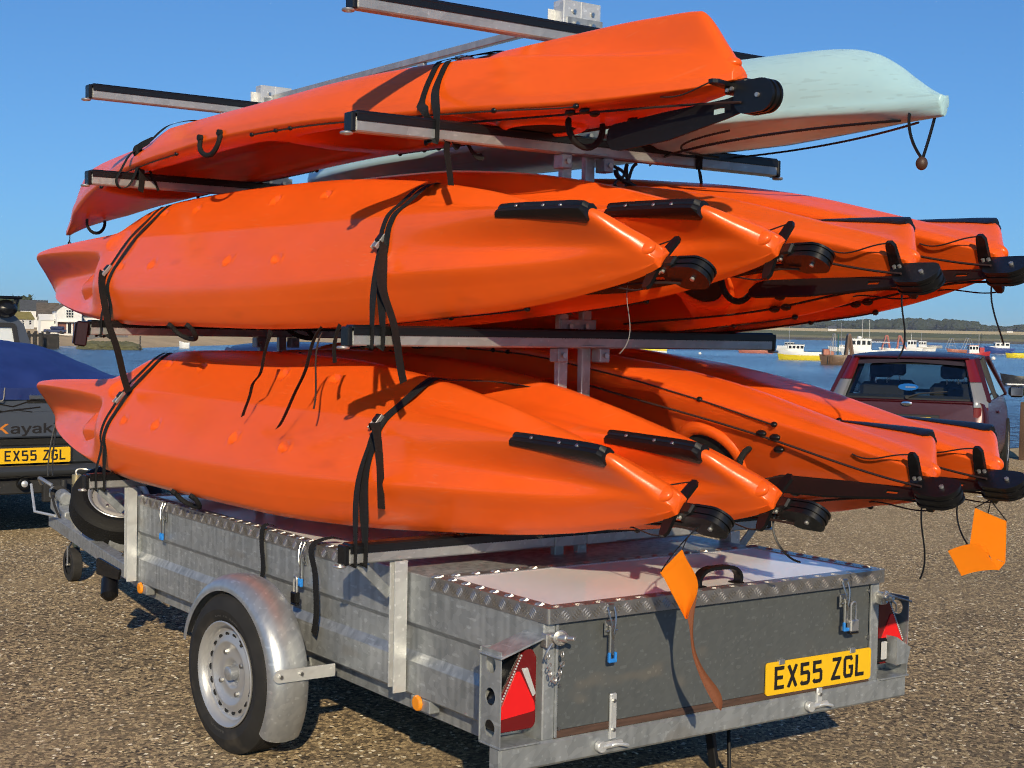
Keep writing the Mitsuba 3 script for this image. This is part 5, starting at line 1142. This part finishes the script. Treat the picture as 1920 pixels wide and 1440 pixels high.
add(k + '__body', xf(cat([box(0, 3.9, -.8, .8, .25, .85, .15), box(.3, 2.8, -.68, .68, .8, 1.42, .25)]), Mp), 'mat_blue_paint', 40)
for u in (.7, 3.2):
    for s in (1, -1): add(k + '__wheel', xf(cyl((u, s * .62, .3), (u, s * .82, .3), .3, 18), Mp), 'mat_tyre')
# the timber jetty
k = 'timber_jetty'; lab(k, 'dark weathered timber jetty on piles in front of the white cottage', 'jetty')
jm = rotz(yw, (*pos(-17.0, 226), WZ))
add(k + '__deck', xf(cat([box(0, 10, -2.2, 1.8, 1.7, 2.0, .02), box(0, 9, 1.8, 2.6, .9, 1.9, .02)]), jm), 'mat_old_timber')
for x in (0.1, 3, 6, 9):
    for y in (-2.2, -1.2, -.2, .8, 1.8): add(k + '__pile', xf(box(x - .16, x + .16, y - .16, y + .16, -1, 2.2 + .7 * ((x * 7 + y * 3) % 1.), .03), jm), 'mat_old_timber')
for i in range(5): add(k + '__fender_board', xf(box(-.25, -.13, -2.2 + i * .8, -1.7 + i * .8, .0, 2.3, .02), jm), 'mat_old_timber')
add(k + '__quay_end', xf(box(2, 11, -4.6, -2.1, -1, 2.1, .1), jm), 'mat_old_timber')
lab('mooring_pole', 'thin lone pole standing in the water off the beach', 'pole'); add('mooring_pole', cyl((*pos(-21.1, 222), WZ - 1), (*pos(-21.1, 222), WZ + 2.1), .09, 10), 'mat_old_timber')
# trees behind the houses
mat('mat_shore_leaf', pr(proc(lambda p, n, uv: mix((.030, .045, .018), (.085, .10, .04), fbm(p.x * .5, p.y * .5, p.z * .5, 3))), .95, 0, .1))
def leafy(key, c, h, w, seed, label):
    lab(key, label, 'tree', 'trees behind the shore houses'); r = np.random.default_rng(seed)
    add(key + '__trunk', tube([(*c[:2], c[2] - 1), (*c[:2], c[2] + h * .6)], [.25, .12], 8), 'mat_old_timber')
    n = 1500; d = r.standard_normal((n, 3)); d /= np.linalg.norm(d, axis=1, keepdims=True)
    rad = (.55 + .45 * r.random(n) ** .5) * (1 + .9 * (meshkit.fbm(d * 2 + seed, 3, seed) - .5)); p = d * rad[:, None] * [w, w, h * .42] + [c[0], c[1], c[2] + h * .6]
    a, b = r.standard_normal((n, 3)), r.standard_normal((n, 3)); s = .28 * w / 3
    tri = np.stack([p + a * s, p + b * s, p - (a + b) * s * .7], 1).reshape(-1, 3)
    scene[key + '__crown'] = mikit.ply(cat([(tri, np.arange(3 * n).reshape(-1, 3)), crown((c[0], c[1], c[2] + h * .6), w * .8, h * .36, seed)]), 'mat_shore_leaf_two')
scene['mat_shore_leaf_two'] = {'type': 'twosided', 'bsdf': scene['mat_shore_leaf']}
for a, d, h, w, lb in ((-16.1, 560, 9.5, 6, 'dark rounded tree behind the lamp of the pick-up'), (-16.75, 575, 10.5, 6.5, 'dark rounded tree showing left of the slate roof')):
    leafy(num('shore_tree'), (*pos(a, d), -.5), h, w, int(40 - a), lb)
k = num('roadside_post') ; lab(k, 'rusty brown timber post at the right edge on the quay', 'post')
add(k, box(8.42, 8.56, -13.70, -13.56, -.02, .78, .012), mat('mat_post', pr(proc(lambda p, n, uv: mix((.10, .055, .032), (.17, .10, .06), noise(p.x * 30, p.y * 30, p.z * 4))), .85)))
lab('bay_line', kind='structure'); mat('mat_line', pr(proc(lambda p, n, uv: mix((.16, .14, .11), (.62, .60, .55), smoothstep(.3, .55, fbm(p.x * 22, p.y * 22, 0, 3)))), .8))
bl_ = np.array([5.45, -9.75]); bd = np.array([1.0, -1.02]) / 1.43; bn_ = np.array([-bd[1], bd[0]])
d0 = np.array([.83, -.56])
p_ = np.array([[*(np.array([5.70, -9.48]) + bn_ * a + np.array([.585, .81]) * 0 + np.array([.5785, .8154]) * b), .004] for a, b in ((0, 0), (0, 0), (0, 0), (0, 0))])
e_ = np.array([-.50, -.866]); f__ = np.array([.866, -.50])
p_ = np.array([[*(np.array([5.9, -9.2]) + e_ * a + f__ * b), .004] for a, b in ((0, 0), (4.5, 0), (4.5, .09), (0, .09))])
scene['bay_line'] = mikit.ply((p_, [[0, 1, 2], [0, 2, 3]]), 'mat_line')

# ---------------------------------------------------------------- boats on the moorings
for nm, c in dict(white=(.74, .74, .72), yellow=(.72, .58, .02), blue=(.015, .05, .22), red=(.42, .02, .02), brown=(.16, .095, .055), black=(.02, .02, .022), pink=(.50, .17, .12), green=(.03, .10, .08), grey=(.30, .31, .32), rust=(.38, .13, .08), cream=(.6, .57, .5)).items():
    mat('mat_boat_' + nm, pr(proc((lambda c_: lambda p, n, uv: mix([x * .8 for x in c_], [x * 1.05 for x in c_], fbm(p.x * 1.3, p.y * 1.3, p.z * 2.5, 3)))(c)), .45))
BG = 'boats on the harbour moorings'
def boat_hull(L, Bm, F, sheer=.35, stern=.75):
    V = []
    for u in np.r_[0, np.linspace(.02, .98, 24), 1.0]:
        w = Bm / 2 * (stern + (1 - stern) * np.sin(min(u / .5, 1) * np.pi / 2)) * (1 - max(0, (u - .55) / .45) ** 2.2); w = max(w, .02)
        zt = F * (1 + sheer * max(0, (u - .35) / .65) ** 2)
        V.append([(u * L + .08 * L * max(0, (u - .8) / .2) * (z / zt) if z > 0 else u * L, y * w, z) for y, z in ((0, -.4), (.6, -.3), (.86, .02), (.97, zt * .6), (1.0, zt), (.9, zt + .02), (.86, zt - .12), (0, zt - .14), (-.86, zt - .12), (-.9, zt + .02), (-1.0, zt), (-.97, zt * .6), (-.86, .02), (-.6, -.3))])
    return grid(np.array(V))
def boat(label, xy, head, L, Bm, F, hullm, name='fishing_boat', cat_='boat', band=None, group=BG, **k):
    r = num(name); lab(r, label, cat_, group); M = rotz(math.radians(head), (*xy, WZ))
    M = M @ rotz(0, (-L / 2, 0, 0))
    add(r + '__hull', xf(boat_hull(L, Bm, F, **k), M), hullm, 40)
    if band:
        v, f = boat_hull(L * 1.004, Bm * 1.03, F, **k); v = v.copy(); add(r + '__topsides', xf((v * [1, 1, .0] + np.c_[0 * v[:, 0], 0 * v[:, 0], np.clip(v[:, 2], F * .55, 9)], f), M), band, 40)
    return r, M
def cabin(r, M, x0, x1, w, z0, z1, m='mat_boat_white', nw=3, roofm=None, rake=.15):
    pts = [(x0, s * w / 2, z0) for s in (1, -1)] + [(x1, s * w / 2, z0) for s in (1, -1)] + [(x0 + .05, s * w / 2 * .9, z1) for s in (1, -1)] + [(x1 - rake, s * w / 2 * .9, z1) for s in (1, -1)]
    h = trimesh.Trimesh(np.array(pts)).convex_hull
    k = add(r + '__wheelhouse', xf((h.vertices, h.faces), M), m, False)
    add(k + '__roof', xf(box(x0 - .1, x1 - rake + .15, -w / 2 * .98, w / 2 * .98, z1, z1 + .09, .03), M), roofm or m, 40)
    zl, zh = z0 + (z1 - z0) * .5, z0 + (z1 - z0) * .86; st = (x1 - rake - x0) / nw
    for i in range(nw):
        for s in (1, -1):
            yy_ = s * (w / 2 * .95 + .012)
            add(k + '__window', xf(box(x0 + st * (i + .16), x0 + st * (i + .84), min(yy_, yy_ - s * .05), max(yy_, yy_ - s * .05), zl, zh, .005), M), 'mat_dark_glass', False)
    for y in (-w * .22, w * .22):
        add(k + '__window', xf(box(x0 - .012, x0 + .06, y - w * .15, y + w * .15, zl, zh, .005), M), 'mat_dark_glass', False)
        add(k + '__window', xf(box(x1 - rake * .9, x1 - rake * .35 + .012, y - w * .15, y + w * .15, zl, zh, .005), M), 'mat_dark_glass', False)
    return k
def mast(r, M, x, z0, h, m='mat_boat_grey', rad=.05, y=0.): add(r + '__mast', xf(cyl((x, y, z0), (x, y, z0 + h), rad, 8), M), m)
def aframe(r, M, x, w, z0, h, m, rad=.10, lean=0., across=.9):
    """A gantry: two splayed legs on each side, joined at the head."""
    for s in (1, -1):
        add(r + '__gantry', xf(cat([tube([(x - w / 2, s * across, z0), (x + lean - w * .1, s * across * .7, z0 + h)], rad, 8), tube([(x + w / 2, s * across, z0), (x + lean + w * .1, s * across * .7, z0 + h)], rad, 8), tube([(x - w * .3 + lean * .4, s * across * .88, z0 + h * .4), (x + w * .3 + lean * .4, s * across * .88, z0 + h * .4)], rad * .6, 6)]), M), m)
    add(r + '__gantry_head', xf(tube([(x + lean, across * .8, z0 + h), (x + lean, -across * .8, z0 + h)], rad * 1.2, 8), M), m)
TV = 43.5
r, M = boat('white and yellow fishing boat moored nearest on the left of the red car', (168.0, -177.5), TV, 6.9, 2.5, 1.3, 'mat_boat_yellow', band='mat_boat_white'); cabin(r, M, 2.9, 5.6, 1.9, 1.25, 2.5, 'mat_boat_white', 4, 'mat_boat_grey'); mast(r, M, 5.2, 2.5, .8)
r, M = boat('white and grey motor boat just behind the yellow and white one', (266, -277), TV + 170, 6.6, 2.4, 1.2, 'mat_boat_white', 'motor_boat'); cabin(r, M, 2.0, 4.4, 2.0, 1.1, 2.1, 'mat_boat_grey', 3, 'mat_boat_white'); mast(r, M, 3, 2.1, 6.5)
r, M = boat('brown wooden work barge with tall timber gantries', (141.5, -157.5), TV + 8, 4.9, 2.6, 1.35, 'mat_boat_brown', 'work_barge', stern=.95, sheer=.05)
aframe(r, M, 1.0, .9, 1.3, 3.0, 'mat_boat_brown', .17, .1); mast(r, M, 2.6, 1.3, 3.1, 'mat_boat_green', .09); aframe(r, M, 3.5, .7, 1.3, 3.1, 'mat_boat_grey', .05, -.3)
add(r + '__winch', xf(cat([cyl((3.6, -.8, 1.6), (3.6, .8, 1.6), .35, 14), box(3.9, 4.8, -.8, .8, 1.3, 2.2, .1)]), M), 'mat_boat_rust')
add(r + '__hull_planks', xf(cat([box(i * .3 + .2, i * .3 + .26, -1.31, 1.31, .1, 1.25, .02) for i in range(14)]), M), 'mat_boat_brown'); lab(r + '__hull_planks', kind='stuff')
r, M = boat('large white fishing boat with a radar dome and high wheelhouse', (206.5, -237.5), TV + 4, 9.0, 3.2, 1.15, 'mat_boat_white'); cabin(r, M, 3.2, 7.6, 2.6, 1.1, 3.5, 'mat_boat_white', 4); mast(r, M, 3.6, 3.1, 4.5, 'mat_boat_cream'); mast(r, M, 5.0, 3.1, 5.2, 'mat_boat_cream')
add(r + '__aft_canopy', xf(box(-.6, 3.6, -1.4, 1.4, 2.85, 3.0, .05), M), 'mat_boat_white'); add(r + '__radar_dome', xf(lathe([(0, .55), (.35, .5), (.5, .25), (.4, 0)], rotz(0, (5.6, 0, 3.6)), 18), M), 'mat_boat_white', 40)
for x in (.2, 3.2): add(r + '__canopy_post', xf(cat([cyl((x, s * 1.25, 1.4), (x, s * 1.25, 2.9), .06, 8) for s in (1, -1)]), M), 'mat_boat_black')
r, M = boat('small white boat carrying two pinkish red gantries', (250, -298.5), TV + 5, 6.5, 2.4, 1.0, 'mat_boat_white', 'work_boat'); aframe(r, M, 1.2, 2.2, .8, 3.6, 'mat_boat_pink', .13, .5); aframe(r, M, 5.2, 2.2, .8, 3.6, 'mat_boat_pink', .13, -.2)
r, M = boat('white fishing boat with a mast, right of the red gantries', (252.5, -309), TV - 10, 5.5, 2.4, 1.2, 'mat_boat_white'); cabin(r, M, 1.6, 4.0, 2.0, 1.2, 3.2, 'mat_boat_white', 3); mast(r, M, 3.0, 3.2, 1.8, 'mat_boat_white')
r, M = boat('white fishing boat with a blue stripe and low wheelhouse, second right of the red gantries', (273, -339), TV + 170, 6.5, 2.4, 1.2, 'mat_boat_white', band='mat_boat_cream'); cabin(r, M, 2.0, 4.2, 1.9, 1.2, 2.9, 'mat_boat_white', 3); mast(r, M, 2.6, 2.9, 2.8)
r, M = boat('small pale blue dinghy with a flat cover in mid harbour', (357, -449), TV, 6.2, 2.2, 1.0, 'mat_boat_grey', 'sailing_dinghy'); add(r + '__cover', xf(box(.6, 4.6, -.9, .9, .95, 1.35, .15), M), 'mat_boat_blue')
r, M = boat('low boat with a thin grey goalpost frame', (252, -328), TV + 20, 6.4, 2.2, .9, 'mat_boat_rust', 'work_boat'); aframe(r, M, .6, 3.2, .9, 3.2, 'mat_boat_grey', .06); aframe(r, M, 5.6, 2.4, .9, 3.0, 'mat_boat_grey', .05)
r, M = boat('red fishing boat with a white and red wheelhouse', (174.5, -232.5), TV + 190, 4.9, 2.2, 1.25, 'mat_boat_red'); cabin(r, M, 1.0, 2.9, 1.7, 1.2, 2.75, 'mat_boat_white', 3, 'mat_boat_red'); mast(r, M, 3.4, 1.2, 3.9, 'mat_boat_black'); mast(r, M, 3.0, 2.7, 2.2)
add(r + '__bulwark', xf(box(3.0, 3.9, -.8, .8, 1.2, 2.4, .05), M), 'mat_boat_red')
r, M = boat('blue cabin cruiser with a white superstructure', (251, -344.5), TV + 8, 7.6, 2.7, 1.5, 'mat_boat_blue', 'cabin_cruiser'); cabin(r, M, 1.4, 5.4, 2.3, 1.4, 2.95, 'mat_boat_white', 3); add(r + '__foredeck', xf(box(5.0, 6.8, -.8, .8, 1.5, 2.0, .2), M), 'mat_boat_white'); mast(r, M, 3.6, 3.0, .8)
r, M = boat('yellow dinghy with a black outboard at the right edge', (196.5, -276.5), TV, 4.6, 1.9, .8, 'mat_boat_yellow', 'motor_dinghy'); add(r + '__outboard', xf(cat([box(-.5, .0, -.25, .25, .7, 1.3, .1), box(-.35, -.15, -.08, .08, -.2, .8, .03)]), M), 'mat_boat_black'); add(r + '__cover', xf(box(1.0, 3.6, -.6, .6, .75, 1.05, .12), M), 'mat_boat_yellow')
r, M = boat('black workboat with an outboard cut off by the right edge', (79.0, -112.8), TV + 5, 3.4, 1.5, .75, 'mat_boat_black', 'motor_dinghy'); add(r + '__outboard', xf(cat([box(-.35, .1, -.25, .25, .55, 1.15, .1), box(-.2, .0, -.06, .06, -.2, .6, .03)]), M), 'mat_boat_black'); add(r + '__rubbing_strip', xf(box(-.1, 3.2, -.72, .72, -.02, .1, .03), M), 'mat_boat_white')
r, M = boat('yellow and white boat seen under the middle bar right of the mast', (211, -182), TV + 3, 5.8, 2.2, .95, 'mat_boat_white', band='mat_boat_yellow'); cabin(r, M, 1.8, 3.9, 1.7, .95, 1.7, 'mat_boat_blue', 2)
r, M = boat('low pink-hulled boat under the right end of the middle bar', (226, -225), TV, 7.2, 2.2, .75, 'mat_boat_pink', 'sailing_dinghy')
r, M = boat('pale small boat in the middle distance behind the barge', (262, -292), TV, 6.0, 2.2, 1.0, 'mat_boat_white', 'motor_boat'); cabin(r, M, 2.0, 3.6, 1.6, .95, 1.6, 'mat_boat_white', 2); mast(r, M, 3, 1.6, 6)
r, M = boat('white rowing boat on the water below the cottage beach', (*pos(-22.75, 246), ), 60, 1.6, 1.0, .9, 'mat_boat_white', 'rowing_boat')
for i, (x, y, s, m, lb) in enumerate(((178.5, -243.4, .42, 'white', 'white mooring buoy near the red fishing boat'), (150.6, -131.6, .30, 'white', 'white buoy under the middle bar below the yellow boat'), (208.6, -192.3, .30, 'white', 'small white buoy beside the thin straps right of the mast'), (138.6, -158.8, .30, 'cream', 'pale buoy hanging at the barge side'), (330, -452, .5, 'white', 'tiny white buoy far out right of the blue dinghy'))):
    k = num('mooring_buoy'); lab(k, lb, 'buoy', 'mooring buoys'); add(k, xf(sp, np.array([[s, 0, 0, x], [0, s, 0, y], [0, 0, s, WZ + s * .45], [0, 0, 0, 1.]])), 'mat_boat_' + m, True)
for a, d, w, h, lb in ((-47.7, 1480, 8, 2.2, 'white farm buildings on the field edge left of the wood'), (-54.15, 1600, 6, 2.4, 'white house at the end of the wood on the right')):
    k = num('far_farmhouse'); lab(k, lb, 'house'); Mh = rotz(math.radians(a) - math.pi / 2, (*pos(a, d), np.interp(d, [1500, 1730], [6.2, 9.2]) - .5))
    add(k + '__wall', xf(box(-w / 2, w / 2, 0, 7, 0, h, .05), Mh), 'mat_render_white', False); add(k + '__roof', xf(prism([(-.4, h), (3.5, h + 3), (7.4, h)], w + .8, frame((-w / 2 - .4, 0, 0), (0, 1, 0), (0, 0, 1))), Mh), 'mat_slate', False)

# ---------------------------------------------------------------- thin sea haze: one closed box of air round everything
scene['air'] = {'type': 'homogeneous', 'albedo': {'type': 'rgb', 'value': [.95, .95, .95]}, 'sigma_t': {'type': 'rgb', 'value': [.00009, .00010, .00012]}}
scene['camera']['medium'] = {'type': 'ref', 'id': 'air'}
scene['haze'] = {'type': 'cube', 'to_world': T4().translate([5500, -2500, 20]).scale([8700, 11700, 25]), 'bsdf': {'type': 'null'}, 'interior': {'type': 'ref', 'id': 'air'}}
lab('haze', 'thin pale sea haze over the harbour', 'haze', kind='stuff')
for k_ in list(scene):
    if k_.startswith('mat_') and scene[k_].get('type') in ('principled', 'bumpmap'): scene[k_] = {'type': 'twosided', 'bsdf': scene[k_]}
